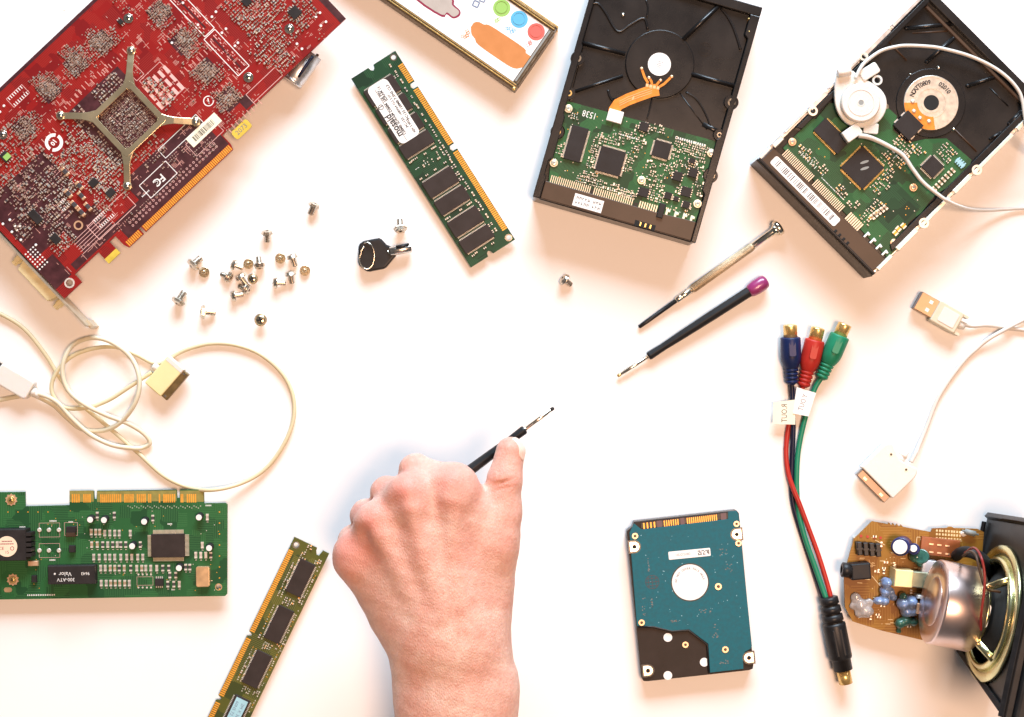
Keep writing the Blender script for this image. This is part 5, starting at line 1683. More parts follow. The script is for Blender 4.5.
make_screw((194, 264.5), (203, 256), 4.0, 1.9, 6.2, 'hexagonal screw lying with its head against a brass screw')
make_screw((179, 301), (185, 291), 4.0, 1.9, 6.4, 'hexagonal washer-head screw lying alone, nearest the graphics card bracket')
make_screw((204.5, 312), (217.2, 312.8), 4.0, 1.8, 6.8, 'hexagonal screw lying flat pointing away from the cream cable plug', True)
for h, e in (((228.5, 277), (220.5, 273.6)), ((234.5, 265), (244, 268.4)), ((259.6, 265.2), (258, 255)), ((241, 277.5), (247, 285.5)), ((246.5, 289), (238, 285.5)), ((234.5, 296), (244.5, 294))):
    make_screw(h, e, 3.0, 1.5, 5.4, heap, False, 'silver screws in the heap')
for h, e in (((292.5, 257.5), (295.6, 267)), ((290.6, 274.6), (293, 287)), ((276.4, 283), (286.4, 283))):
    make_screw(h, e, 3.0, 1.5, 5.6, 'small silver screw lying at the side of the heap nearest the key', False, 'silver screws beside the heap')
make_screw((400.6, 228.5), (399.4, 217), 3.9, 1.7, 6.0, 'hexagonal screw lying alone just above the key')
make_screw((564.8, 279.8), (573, 286.4), 3.4, 1.5, 5.4, 'single screw lying alone on bare table below the black hard drive', False)
standing_screw((203.8, 272.2), 3.3, 1.4, 4, 'brass screw standing on its head against a hexagonal screw', False)
standing_screw((261.2, 320), 3.9, 1.8, 4.5, 'brass screw standing alone with its cross-slotted head up', True)
standing_screw((248, 263.7), 3.2, 1.4, 4, 'brass screw standing thread-up inside the heap', False)
standing_screw((253, 279), 3.3, 1.5, 3.4, 'brass screw standing cross-slot up inside the heap', True)
for p in ((280, 258.2), (304.7, 270.5)):
    standing_screw(p, 3.3, 1.4, 4, 'brass screw standing thread-up at the side of the heap', False, 'brass screws standing beside the heap')

# ================================================================== cream cable with dock plug and USB plug (left)
def left_cable():
    T = Thing('charging_cable', 'tangled cream charging cable with yellowed flat plug', 'cable', 150, 400, 0, 0)
    A = [(-30, 300, 2), (0, 313.6, 2), (24.2, 328.8, 2), (45.4, 354.5, 2), (60.5, 378.7, 1.8), (78.7, 402, 1.8), (100, 420, 1.8), (121, 437.8, 1.8), (139.3, 454, 1.8), (163.5, 475.6, 1.8), (187.7, 487, 1.9), (212, 490, 8.8), (242, 483, 4),
         (266.4, 468, 1.9), (284.6, 443, 1.8), (293.6, 418, 1.8), (292.5, 394, 1.8), (281.6, 372.7, 1.8), (260.4, 354.3, 1.8), (236, 345.2, 1.8), (212, 343.6, 1.8), (190.7, 348.2, 1.8), (176, 354.6, 1.8), (165, 362, 1.8), (153, 363, 1.8),
         (136, 354.5, 1.8), (115, 347, 1.9), (91, 349, 2.2), (69.6, 357.8, 5.4), (55.5, 374, 5.6), (51.5, 388, 5.2), (56, 400, 5.2), (66.6, 408, 5.2), (87.8, 407.6, 5.2), (109, 400, 5.2), (130, 386.5, 5.2), (143, 378, 5), (152, 372, 5)]
    MB().tube(spline([T.p3(*p) for p in A], 7), 1.3, 12).build('plug_cord', 'ivory_cable', T)
    B = [(25, 391, 4), (39.4, 397.5, 3), (54.5, 406, 2), (66, 417, 1.8), (81.7, 429, 1.8), (103, 430.5, 2), (121, 422, 5.4), (135.5, 402, 8.5), (139.3, 379, 8.6), (131, 357.5, 6), (112, 342.6, 5.4), (93, 337.8, 5), (75, 343.5, 5), (65.5, 356, 8.6), (62.5, 372.7, 8.6),
         (68.5, 390.5, 8.0), (84.8, 404.5, 8.6), (106, 415, 5.8), (130, 424.5, 5), (145, 434.5, 3), (150, 443, 2), (143, 447.5, 2), (133, 448.2, 4.4), (112, 445, 4.6), (91, 434.9, 4.8), (72.7, 419, 5.2), (58, 403, 5.6), (45, 395.8, 6.0), (33, 394, 4.2), (15, 397, 1.9), (0, 400, 1.8), (-30, 406, 1.8)]
    MB().tube(spline([T.p3(*p) for p in B], 7), 1.45, 12).build('coiled_cord', 'white_ivory', T)
    # flat dock plug
    zt = 8.6
    q = lambda px, py, z=zt: T.p(px, py, z)
    ax = Vector(q(182, 367)) - Vector(q(159.5, 392.8)); an = math.atan2(ax.y, ax.x)
    c = (Vector(q(164.2, 376.2)))
    body = MB().prism(rrect(c.x, c.y, 22.2, 13.2, 1.0, an), 3.4, zt).build('flat_plug', 'cream_plastic', T, bevel=.7)
    n = Vector((ax.y, -ax.x)).normalized()
    m = c + n * 8.4
    mt = MB().cbox(m.x, m.y, 21.0, 4.6, 4.0, zt - .8, an, 0, ch=.3).build('plug_shell', pm('bronze_plug_shell', (0.20, 0.14, 0.06), .35, .7, var=.1), T)
    c2 = c + ax.normalized() * 9.6 + n * .2
    MB().cbox(c2.x, c2.y, 3.6, 13.0, 3.2, zt + .12, an, 0, ch=.5).build('plug_cheek', 'white_plastic', T)
    for k in (-1, 1):
        p = m + ax.normalized() * 9 * k
        MB().cbox(p.x, p.y, 1.2, 1.8, zt - .8, zt - .55, an).build('latch', 'steel', mt)
    b0 = c - n * 6.6
    b1 = c - n * 10.5
    MB().lathe((b0.x, b0.y, 5.2), (b1.x, b1.y, 5.2), [(0, 2.6), (2.8, 2.4), (3.6, 1.9)], 16).build('strain_relief', 'white_plastic', T)
    # USB plug at the table edge of the picture
    d = Vector((28 - 4, -(384 - 370))).normalized()
    an2 = math.atan2(d.y, d.x)
    c = Vector(T.p(13.5, 381.5, 8))
    MB().prism(rrect(c.x, c.y, 24, 13, 2.2, an2), .8, 8.4).build('usb_housing', 'white_plastic', T, bevel=1.1, bseg=3)
    e = c - d * 17.5
    MB().cbox(e.x, e.y, 12, 11.6, 2.2, 6.8, an2).build('usb_shell', 'steel', T)
    e = c + d * 12; f = c + d * 20
    MB().lathe((e.x, e.y, 4.4), (f.x, f.y, 4.0), [(0, 2.9), (2.4, 2.7), (2.6, 2.2), (3.0, 2.5), (5.4, 2.3), (5.6, 1.9), (6.4, 1.9)], 16).build('usb_strain_relief', 'white_plastic', T)
M['white_ivory'] = pm('pale_ivory_cable', (0.66, 0.61, 0.45), .42, sss=.05, var=.03)
left_cable()

# ================================================================== white cable with USB plug and dock plug (right)
def right_cable():
    T = Thing('charging_cable', 'white charging cable with metal USB plug and wide white plug', 'cable', 930, 400, 0, 0)
    pts = [(911, 462.5, 5), (916, 453, 4.4), (918.6, 446.5, 3.2), (926.5, 427.4, 1.6), (939.4, 395.4, 1.5), (961.8, 363.3, 1.5), (978, 347.5, 1.8), (991, 337.6, 3.6), (1008, 328, 4.4), (1024, 319.8, 2.0), (1055, 306, 1.5), (1085, 310, 1.5), (1090, 330, 1.5), (1060, 335, 1.4), (1024, 330, 1.3), (1008, 328.2, 1.2), (1000, 326.6, 1.3), (987, 325.2, 1.6), (971, 326, 2.6), (958, 322.2, 4.0)]
    MB().tube(spline([T.p3(*p) for p in pts], 7), 1.3, 12).build('cord', 'white_cable', T)
    # dock plug
    zt = 8.8
    q = lambda px, py, z=zt: T.p(px, py, z)
    a, b = Vector(q(861.7, 467.4)), Vector(q(893, 499))
    ax = (b - a).normalized(); n = Vector((-ax.y, ax.x))       # n points to the back (upper right)
    if n.x < 0:
        n = -n
    w = (b - a).length
    mid = (a + b) / 2
    def L(u, v):
        p = mid + ax * u + n * v * 1.16
        return (p.x, p.y)
    h = w / 2
    outl = [L(-h, 0), L(h, 0), L(h + .3, 14)] + [L(h - 3.5 + 3.8 * math.cos(t), 15 + 5.5 * math.sin(t)) for t in [i * .26 for i in range(7)]] + [L(4.5, 18.6), L(0, 17.6), L(-4.5, 18.6)] + \
           [L(-h + 3.5 - 3.8 * math.cos(t), 15 + 5.5 * math.sin(t)) for t in [1.56 - i * .26 for i in range(7)]] + [L(-h - .3, 14)]
    hs = MB().prism(outl, 2.0, zt).build('wide_plug', 'white_plastic', T, bevel=.9, bseg=3)
    mt = MB().cbox(*L(0, -2.4), w - 3.4, 5, 2.6, zt - 1.6, math.atan2(ax.y, ax.x), 0, ch=.3).build('plug_shell', pm('brown_plug_shell', (0.21, 0.15, 0.11), .35, .5, var=.15), T)
    for u in (-7, 7):
        MB().cbox(*L(u, -2.8), 2.4, 1.6, zt - 1.6, zt - 1.3, math.atan2(ax.y, ax.x)).build('latch', 'copper_pale', mt)
    for u in (-6.6, 6.6):
        x, y = L(u, 16)
        MB().ring(x, y, .8, 1.3, zt - .05, zt + .12, 16).build('catch_mark', 'cream_label', hs)
        MB().cyl(x, y, .75, zt - .02, zt + .04, 12).build('catch_hole', 'brown_plastic_and_sheen', hs)
    p0, p1 = L(0, 17), L(0, 26)
    MB().lathe((*p0, 5.2), (*p1, 4.6), [(0, 3.0), (2.4, 3.0), (2.5, 2.5), (3.2, 2.5), (3.3, 2.9), (5.6, 2.7), (5.7, 2.2), (8.5, 1.6)], 18).build('strain_relief', 'white_plastic', T)
    # USB plug
    zt = 8.2
    a, b = Vector(q(918.2, 300, 7)), Vector(q(960, 323.5, 7))
    ax = (b - a).normalized(); an = math.atan2(ax.y, ax.x)
    c = Vector(q(928, 305.2, 7))
    sh = MB().cbox(c.x, c.y, 13.5, 11.8, 1.8, 6.6, an, 0, ch=.35).build('usb_shell', 'usb_metal', T)
    nn = Vector((-ax.y, ax.x))
    for k in (-1, 1):
        p = c + ax * 1.0 + nn * 2.7 * k
        MB().cbox(p.x, p.y, 2.3, 2.2, 6.58, 6.66, an).build('contact_window', 'white_label', sh)
    p = c - ax * 6.9
    MB().cbox(p.x, p.y, .5, 11.4, 2.0, 6.5, an).build('shell_mouth', 'inkgrey', sh)
    c = Vector(q(947.6, 317, zt))
    hs = MB().prism(rrect(c.x, c.y, 17.4, 14.4, 1.2, an), .6, zt).build('usb_housing', 'cream_white', T, bevel=1.0, bseg=3)
    MB().prism(rrect(c.x + ax.x * .6, c.y + ax.y * .6, 11, 9.6, .8, an), zt - .02, zt + .3).build('housing_badge', 'white_plastic', hs, bevel=.2)
    p = c + ax * 10 + nn * 6
    MB().prism(rrect(p.x, p.y, 4, 1.6, .5, an), 2, zt - .8).build('housing_prong', 'cream_white', hs)
    p = c + ax * 10 - nn * 6
    MB().prism(rrect(p.x, p.y, 4, 1.6, .5, an), 2, zt - .8).build('housing_prong', 'cream_white', hs)
    p0 = c + ax * 8.4; p1 = c + ax * 14
    MB().lathe((p0.x, p0.y, 4.2), (p1.x, p1.y, 3.6), [(0, 2.4), (2, 2.2), (5, 1.5)], 14).build('strain_relief', 'white_plastic', T)
M['cream_white'] = pm('cream_white_plastic', (0.62, 0.575, 0.44), .4, sss=.05, var=.03)
right_cable()

# ================================================================== three-colour video adapter cable
def video_cable():
    T = Thing('video_cable', 'adapter cable with blue, red and green sockets joining one black plug', 'cable', 810, 500, 0, 0)
    def jack(a, b, mat, z=8.6, ridge=True):
        A, B = Vector(T.p3(*a, z)), Vector(T.p3(*b, z - 4.4))
        L = (B - A).length; f = L / 36.0
        tip = MB().lathe(A, B, [(-.6, 3.2), (-.2, 4.25), (.8, 4.3), (8 * f, 4.3)], 28).build('socket_barrel', 'goldbright', T)
        MB().lathe(A, B, [(-.05, .2), (-.02, 2.9)], 20).build('socket_core', 'hole', tip)
        for k in range(2):
            pass
        prof = [(7.0 * f, 5.2), (7.3 * f, 5.9), (8 * f, 6.2), (19 * f, 6.3), (22 * f, 5.9), (25.4 * f, 4.6), (26 * f, 4.3)]
        for k in range(4):
            d = (26.2 + k * 2.4) * f
            prof += [(d, 3.5), (d + .3 * f, 4.3 - k * .12), (d + 1.7 * f, 4.2 - k * .12), (d + 2.0 * f, 3.4)]
        prof += [(36.4 * f, 2.2)]
        o = MB().lathe(A, B, prof, 28).build('socket_housing', mat, T)
        # flat grip panel on top
        t = (B - A).normalized(); an = math.atan2(t.y, t.x)
        c = A + t * 14.5 * f
        MB().prism(rrect(c.x, c.y, 9.5, 4.6, 1.4, an), c.z + 5.3, c.z + 6.45).build('grip_panel', mat, o, bevel=.3)
    jack((790.2, 325.6), (791.6, 384), 'blue_plastic', 8.4)
    jack((818, 328.4), (803.4, 386.5), 'red_plastic', 7.6)
    jack((844.8, 324.6), (821, 378.6), 'green_plastic', 8.4)
    def cord(pts, mat, r=1.55, name='cord'):
        MB().tube(spline([T.p3(*p) for p in pts], 7), r, 12).build(name, mat, T)
    cord([(791.6, 382, 4.2), (792.2, 395, 3.6), (793, 412, 3.4), (793.3, 432.7, 3.2), (792, 460, 2), (791.4, 480, 1.7), (792, 497, 1.7), (795, 512, 1.7), (802.7, 537, 1.7), (812, 565, 1.9), (821, 591, 4), (824, 600, 5)], 'navy_cable', name='blue_cord')
    cord([(803.6, 385, 3.4), (799, 396, 2.4), (792, 412, 1.7), (788, 430, 1.7), (786, 452, 1.7), (788, 472, 2.5), (793, 488, 4.6), (799.5, 504, 5.0), (807, 524, 4.6), (819.2, 557.5, 4.4), (829, 590, 6), (831, 600, 6)], 'red_plastic', name='red_cord')
    cord([(821.6, 377, 4.4), (814.5, 389, 3.6), (808, 408, 3), (802.4, 429, 2.4), (798, 453, 1.9), (796.6, 477, 1.8), (797, 495, 1.9), (798.5, 512, 2.6), (805, 538, 4), (815.3, 567.6, 4.4), (824.5, 594, 6), (827, 600, 6)], 'green_plastic', 1.7, name='green_cord')
    # mini-din plug
    A, B = Vector(T.p3(828.4, 596.8, 7.2)), Vector(T.p3(846, 684, 7.2))
    f = (B - A).length / 55.0
    prof = [(0, 4.6), (.4 * f, 5.7), (4.2 * f, 5.9), (4.6 * f, 4.9), (5.6 * f, 4.9), (6.0 * f, 6.1), (9.6 * f, 6.3), (10 * f, 5.2), (11 * f, 5.2), (11.4 * f, 6.4), (15 * f, 6.6), (15.4 * f, 5.6), (16.4 * f, 5.6), (16.8 * f, 7.0), (18 * f, 7.15), (38 * f, 7.15), (39 * f, 6.7), (39.2 * f, 5.9), (46 * f, 5.9), (46.3 * f, 5.0)]
    MB().lathe(A, B, prof, 28).build('plug_housing', 'blackplastic', T)
    t = (B - A).normalized()
    c = A + t * 28 * f
    MB().prism(rrect(c.x, c.y, 17 * f, 6.4, .6, math.atan2(t.y, t.x)), 12.0, 14.15).build('housing_flat', 'blackrubber', T, bevel=.6)
    sh = MB().lathe(A, B, [(45.5 * f, 4.2), (54.6 * f, 4.2), (54.8 * f, 3.7), (50 * f, 3.6)], 28).build('plug_shell', 'goldbright', T)
    # paper tags folded over the cords
    def tag_(corners, mat, txt, z, mirror=True):
        q = [T.p(*c, z) for c in corners]
        o = MB().prism(q, z, z + .25).build('paper_tag', mat, T)
        cx = sum(p[0] for p in q) / 4; cy = sum(p[1] for p in q) / 4
        return o, cx, cy
    o, cx, cy = tag_([(773.4, 402.4), (795.4, 399.6), (795.2, 424.6), (772.6, 423.8)], 'tag_cream', 'R', 5.2)
    MB().text('R.OUT', cx + .2, cy - .3, 5.48, 5.0, math.pi / 2, 0, mirror=True, squeeze=.78).build('printed_text', 'ink', o)
    o, cx, cy = tag_([(796.6, 387), (816, 393), (808.4, 416.4), (792.8, 413.4)], 'white_label', 'Y', 5.6)
    MB().text('Y.OUT', cx - .3, cy, 5.88, 4.6, math.radians(72), 0, mirror=True, squeeze=.78).build('printed_text', 'inkgrey', o)
M['tag_cream'] = pm('cream_tag', (0.84, 0.77, 0.60), .6, var=.05, vscale=100)
video_cable()

# ================================================================== opened loudspeaker with its amplifier board
def speaker():
    rng = random.Random(71)
    # A: foot of the baffle at its upper end, AB: along the baffle's foot, N: the way the magnet points
    T = Thing('loudspeaker', 'opened loudspeaker with round metal magnet, black baffle and amber circuit board', 'loudspeaker', 985, 585, 0, 0)
    A = Vector((*T.p(987, 517), 0)); Bf = Vector((*T.p(959, 653), 0))
    e = (Bf - A).normalized()
    n = Vector((e.y, -e.x, 0))
    if n.x > 0:
        n = -n
    up = Vector((0, 0, 1))
    def X(a, d, z):                  # along the baffle, out from it, height
        p = A + e * a + n * d + up * z
        return (p.x, p.y, p.z)
    Lb = (Bf - A).length
    # baffle: a plate with a driver opening, rim behind, flared at one side
    ca, cz_ = 53.5, 46.0
    outer = [(0, .3), (Lb, .3), (Lb * 1.06, 30), (Lb * 1.22, 94), (-6, 96)]
    hole = [(ca + 33 * math.cos(t), cz_ + 33 * math.sin(t)) for t in [2 * math.pi * i / 40 for i in range(40)]]
    def plate(name, outer, holes, d0, d1, mat, parent=None, bevel=.6):
        m = MB().prism(outer, 0, 1, 0, holes)
        m.v = [X(a, d0 if z < .5 else d1, b) for a, b, z in m.v]
        return m.build(name, mat, parent or T, bevel=bevel, fix=True)
    baf = plate('baffle', outer, [hole], -4, 0, 'blackplastic')
    plate('front_face', [(-2, .3), (Lb + 2, .3), (Lb * 1.25, 98), (-8, 100)], [], -26, -4.1, 'blackplastic', baf, 2)
    def bar(p, q, w, name='baffle_rib'):
        MB().tube([X(*p), X(*q)], w, 4, smooth=False).build(name, 'blackplastic', baf, bevel=.4)
    bar((-1, 1, 4), (-6, 1, 94), 2.4); bar((Lb - 2, 1, 3), (Lb * 1.2 - 3, 1, 90), 2.4); bar((3, 2.2, 3), (Lb - 6, 2.2, 3), 1.6)
    bar((-3, 4, 40), (-6, 4, 95), 1.6); bar((-4, 1.5, 95), (Lb * 1.2, 1.5, 93), 2.4)
    # driver: basket ring, spokes, cone, magnet can
    def lt(prof, mat, name, seg=48, parent=None, a=ca, z=cz_):
        m = MB().lathe(X(a, 0, z), X(a, 1, z), prof, seg)
        return m.build(name, mat, parent or T)
    def annulus(r0, r1, d0, d1, mat, name, parent=None):
        m = MB()
        seg = 56
        prof = [(d0, r0), (d0, r1), ((d0 + d1) / 2, r1 + .3), (d1, r1 - .4), (d1 + .3, (r0 + r1) / 2), (d1, r0 + .4)]
        c0 = Vector(X(ca, 0, cz_))
        vs, fs = [], []
        for d, r in prof:
            for k in range(seg):
                t = 2 * math.pi * k / seg
                p = c0 + n * d + (e * math.cos(t) + up * math.sin(t)) * r
                vs.append(tuple(p))
        L = len(prof)
        for i in range(L):
            for k in range(seg):
                fs.append((i * seg + k, i * seg + (k + 1) % seg, ((i + 1) % L) * seg + (k + 1) % seg, ((i + 1) % L) * seg + k))
        m.add(vs, fs, 0, True)
        return m.build(name, mat, parent or T, fix=True)
    basket = annulus(33.5, 41, .1, 2.6, 'basket', 'basket_ring')
    annulus(30, 33.6, 1.0, 4.6, 'basket', 'inner_ring', basket)
    lt([(-3, 31), (3, 20), (6, 16)], 'cone', 'cone', parent=basket)
    for k in range(4):
        t = math.radians(45 + 90 * k)
        c0 = Vector(X(ca, 0, cz_))
        pts = []
        for r, d in ((33, 3.5), (28, 8), (24, 11.5), (20, 12.5)):
            pts.append(tuple(c0 + n * d + (e * math.cos(t) + up * math.sin(t)) * r))
        MB().tube(pts, 2.4, 8, flat=.35).build('basket_spoke', 'basket', basket)
    lt([(9, 19), (12.4, 23), (12.5, 22)], 'basket', 'back_plate', parent=basket)
    can = lt([(12.5, 24.0), (13.4, 25.2), (36, 25.2), (36.9, 24.9), (37.3, 24.1), (37.3, 10), (37.0, 9.6), (37.0, .1)], 'copper_tone', 'magnet_can', 64)
    lt([(37.28, 14.8), (37.45, 14.6), (37.45, .1)], 'copper_tone', 'can_disc', 48, can)
    # terminal tag and red leads
    c0 = Vector(X(ca, 0, cz_))
    MB().prism(rrect(*T.p(985.5, 616, 66), 14, 4.4, 1.9, math.radians(76)), 65.4, 66).build('terminal_tag', 'white_label', T)
    MB().cyl(*T.p(986, 620, 66), .9, 66, 66.2, 12).build('terminal_rivet', 'hole', T)
    MB().tube(spline([T.p3(965, 553, 40), T.p3(974, 548, 60), T.p3(981, 557, 74), T.p3(984.5, 574, 76), T.p3(984, 592, 76), T.p3(981, 615, 74), T.p3(980.5, 632, 68), T.p3(977, 641, 60)], 6), .8, 8).build('red_lead', 'dullred', T)
    MB().tube(spline([T.p3(963, 556, 40), T.p3(970, 551.5, 58), T.p3(976, 556, 70), T.p3(980.5, 574, 74), T.p3(986, 588, 74), T.p3(1000, 592, 68)], 6), .8, 8).build('brown_lead', 'brown_plastic_and_sheen', T)
    # ---------------------------------------------------------- amplifier board
    Z = 10.0
    q = lambda px, py, z=Z: T.p(px, py, z)
    out = [q(854, 539), q(872.3, 521.2), q(884, 523.4)]
    for k in range(4):
        out += [q(888 + k * 4, 524.2 + k * .7), q(889 + k * 4, 522.4 + k * .7), q(891 + k * 4, 524.8 + k * .7)]
    out += [q(931, 532), q(932.5, 528.4), q(947, 528), q(949, 526.8), q(952, 526.8), q(954, 528), q(978, 529), q(984, 532), q(975, 640), q(960, 641), q(922, 640), q(905, 636), q(883, 631), q(852.7, 621.5), q(845, 607), q(844, 575)]
    board = MB().prism(out, Z - 1.6, Z).build('amplifier_board', 'pcb_amber', T)
    for (px, py) in ((858, 540), (852, 615), (915, 632), (925, 536)):
        MB().cyl(*q(px, py), 1.2, 0, Z - 1.5, 10).build('support_leg', 'solder', board)
    # big blue electrolytic and a small one
    c = MB().lathe(T.p3(903, 545, Z), T.p3(900, 547, Z + 13), [(0, 5.4), (.6, 5.7), (1.5, 5.3), (2.2, 5.7), (12.2, 5.7), (12.8, 5.2)], 28).build('electrolytic_capacitor', 'blue_dark', board)
    MB().lathe(T.p3(900, 547, Z + 12.7), T.p3(899.9, 547, Z + 13.2), [(0, 4.4), (.35, 4.2)], 28).build('can_top', 'white_label', c)
    c = MB().lathe(T.p3(915, 551, Z), T.p3(913.5, 548.5, Z + 9), [(0, 3.6), (8.4, 3.6), (8.8, 3.2)], 22).build('electrolytic_capacitor', 'blue_dark', board)
    MB().lathe(T.p3(913.5, 548.5, Z + 8.8), T.p3(913.45, 548.4, Z + 9.2), [(0, 2.2), (.2, 2.0)], 20).build('can_top', 'white_label', c)
    MB().lathe(T.p3(923, 558, Z), T.p3(921, 556, Z + 9), [(0, 4.6), (8.4, 4.6), (8.8, 4.0)], 22).build('electrolytic_capacitor', 'glue_green', board)
    # black header strip
    for k in range(4):
        x, y = q(860 + k * 6.2, 548.8 + k * .5, Z + 6)
        MB().cbox(x, y, 2.9, 8.0, Z, Z + 6, .08, 0, ch=.4).cbox(x, y, 3.4, 1.2, Z + 2, Z + 6.3, .08).build('header_block', 'blackplastic', board)
        MB().cyl(*q(861 + k * 6.5, 536 + k * .6), .9, Z, Z + .3, 8).build('solder_pad', 'red_plastic', board)
    # audio jack
    x, y = q(856, 571, Z + 6)
    j = MB().cbox(x + 2.5, y, 12, 10, Z, Z + 9, .08, 0, ch=.6)
    jo = j.build('audio_jack', 'blackrubber', board, bevel=.4)
    MB().lathe(T.p3(851, 570.5, Z + 5), T.p3(841.5, 569.5, Z + 5), [(0, 4.6), (5.4, 4.6), (5.8, 4.0), (5.8, 2.2), (2, 2.1)], 20).build('jack_barrel', 'blackplastic', jo)
    # volume control: cream shaft on a grey body
    x, y = q(903.5, 578.5, Z + 12)
    vb = MB().cbox(x, y, 11, 10.5, Z, Z + 13, -.08, 0, ch=.5).build('film_capacitor', 'cream_gold', board)
    x, y = q(921, 580, Z + 10)
    MB().cbox(x, y, 12, 9.5, Z, Z + 10, -.08, 0, ch=.5).build('volume_control', 'grey_green', board)
    x, y = q(930, 568, Z + 10)
    MB().cbox(x, y, 9, 9, Z, Z + 9, -.15, 0, ch=.5).build('metal_bracket', 'alu', board)
    x, y = q(922, 609, Z + 10)
    MB().cbox(x, y, 6, 6.5, Z, Z + 10, -.1, 0, ch=.4).build('copper_block', 'copper_pale', board)
    x, y = q(923, 597.5, Z + 10)
    MB().cbox(x, y, 6, 2, Z, Z + 10, -.1, 0, ch=.3).build('white_spacer', 'white_label', board)
    # red-brown connector with pins
    x, y = q(939, 547)
    co = MB().cbox(x, y, 24, 11, Z, Z + 2.6, -.12, 0, ch=.3).build('edge_connector', 'rust_plastic', board)
    for i in range(3):
        for j_ in range(2):
            xx, yy = q(930 + i * 8, 543.5 + j_ * 8 + i * .9)
            MB().cbox(xx, yy, 2.6, .9, Z + 2.6, Z + 2.9, -.12).build('connector_pin', 'copper_pale', co)
    # lumpy parts under glue
    def blob(pts, mat, name, seed):
        r_ = random.Random(seed)
        bm = bmesh.new()
        for (px, py, r, h) in pts:
            x, y = q(px, py, Z + h / 2)
            ret = bmesh.ops.create_icosphere(bm, subdivisions=3, radius=1)
            for v in ret['verts']:
                v.co = Vector(((x + v.co.x * r) * S, (y + v.co.y * r) * S, max(Z + .02, Z + h * .35 + v.co.z * h * .65) * S))
        me = bpy.data.meshes.new(name); bm.to_mesh(me); bm.free()
        o = bpy.data.objects.new(name, me); col.objects.link(o); o.parent = board
        me.materials.append(M[mat])
        md = o.modifiers.new('r', 'REMESH'); md.mode = 'VOXEL'; md.voxel_size = .0006; md.use_smooth_shade = True
        tx = bpy.data.textures.new(name, 'CLOUDS'); tx.noise_scale = .006; tx.noise_depth = 3
        dm = o.modifiers.new('d', 'DISPLACE'); dm.texture = tx; dm.strength = .0016
        o.modifiers.move(0, 0)
        sm_ = o.modifiers.new('s', 'SMOOTH'); sm_.iterations = 14; sm_.factor = .5; o.modifiers.move(2, 1); dm.mid_level = .5
        return o
    blob([(856, 598, 3.4, 3), (861, 605, 4.2, 4), (866, 612, 4.4, 4), (860, 613, 3.6, 3), (869, 603, 3, 3), (853, 606, 2.6, 2.5), (871, 612, 2.6, 2.5)], 'glue', 'hot_glue', 1)
    blob([(887, 583, 3.4, 11), (885, 592, 3.0, 9), (891, 591, 2.4, 7), (884, 601, 3.2, 9), (878, 601, 2.4, 8), (893, 597, 2.6, 6)], 'glue_blue', 'disc_capacitors', 2)
    blob([(903, 604, 4.2, 9), (911, 602, 4.4, 10), (907, 611, 4.2, 8), (913, 611, 3.4, 8)], 'glue_blue', 'glued_capacitors', 3)
    blob([(900, 624, 3.2, 6), (906, 621, 3.6, 6), (914, 622, 3.0, 5), (899, 631, 2.0, 3), (903, 596, 2.6, 8)], 'glue_green', 'glued_resistors', 4)
    blob([(915, 557, 3.6, 8), (922, 562, 3.8, 9)], 'glue_green', 'glued_capacitors', 5)
    # fuse-like axial part, screw, dome pin near the rim
    MB().lathe(T.p3(962, 530.5, Z + 2.4), T.p3(979, 535, Z + 2.4), [(0, .6), (2, .7), (2.1, 1.7), (8.4, 1.7), (8.5, .7), (10.6, .6)], 16).build('axial_resistor', 'grey_pad', board)
    MB().dome(*q(963.4, 533.4), 2.0, Z, 1.3).build('board_screw', 'white_label', board)
    MB().tube(spline([T.p3(956, 556, Z + 6), T.p3(962, 552, Z + 16), T.p3(972, 553, Z + 22), T.p3(984, 560, Z + 22), T.p3(988, 572, Z + 18)], 6), 3.4, 10).build('cable_sleeve', 'blackrubber', board)
    # board print
    k = MB()
    for i in range(3):
        for j_ in range(9):
            x, y = q(937 + j_ * 2.9 + rng.uniform(-.3, .3), 530.5 + i * 3.6 + j_ * .2)
            k.cbox(x, y, 1.1, 1.3 if i < 2 else .8, Z, Z + .04, -.05)
    for i in range(90):
        x, y = q(rng.uniform(858, 925), rng.uniform(535, 628))
        k.cbox(x, y, rng.choice((.5, .5, 3.0)), rng.choice((.4, .4, 2.4)) if rng.random() < .3 else .4, Z, Z + .03 + .0004 * i, -.05)
    x, y = q(870.5, 564.5)
    k.text('15', x, y, Z + .1, 4.4, -.3)
    for (a, b) in (((917, 537), (914, 560)), ((917, 537), (962, 541)), ((875, 540), (885, 545)), ((872, 576), (890, 598))):
        k.line(*q(*a), *q(*b), .35, Z + .06)
    k.build('board_print', 'silk_amber', board, kind='stuff')
    r_ = MB()
    for i in range(26):
        x, y = q(rng.uniform(870, 925), rng.uniform(535, 628))
        smd(r_, x, y, rng.uniform(1.8, 3.4), 1.2, Z, rng.choice((0, 1.57)) - .05, rng.choice((1, 2)), .9)
    r_.build('surface_components', SM, board, kind='stuff')
M['blue_dark'] = pm('dark_blue_sleeve', (0.02, 0.025, 0.11), .3, var=.2, vscale=200, coat=.3)
M['cream_gold'] = pm('cream_gold_film', (0.80, 0.62, 0.30), .35, .2, var=.1, vscale=200)
M['grey_green'] = pm('grey_green_metal', (0.30, 0.30, 0.20), .35, .5, var=.1)
M['rust_plastic'] = pm('rust_plastic', (0.30, 0.07, 0.015), .4, var=.15)
M['silk_amber'] = pm('board_print_cream', (0.78, 0.60, 0.32), .6)
speaker()
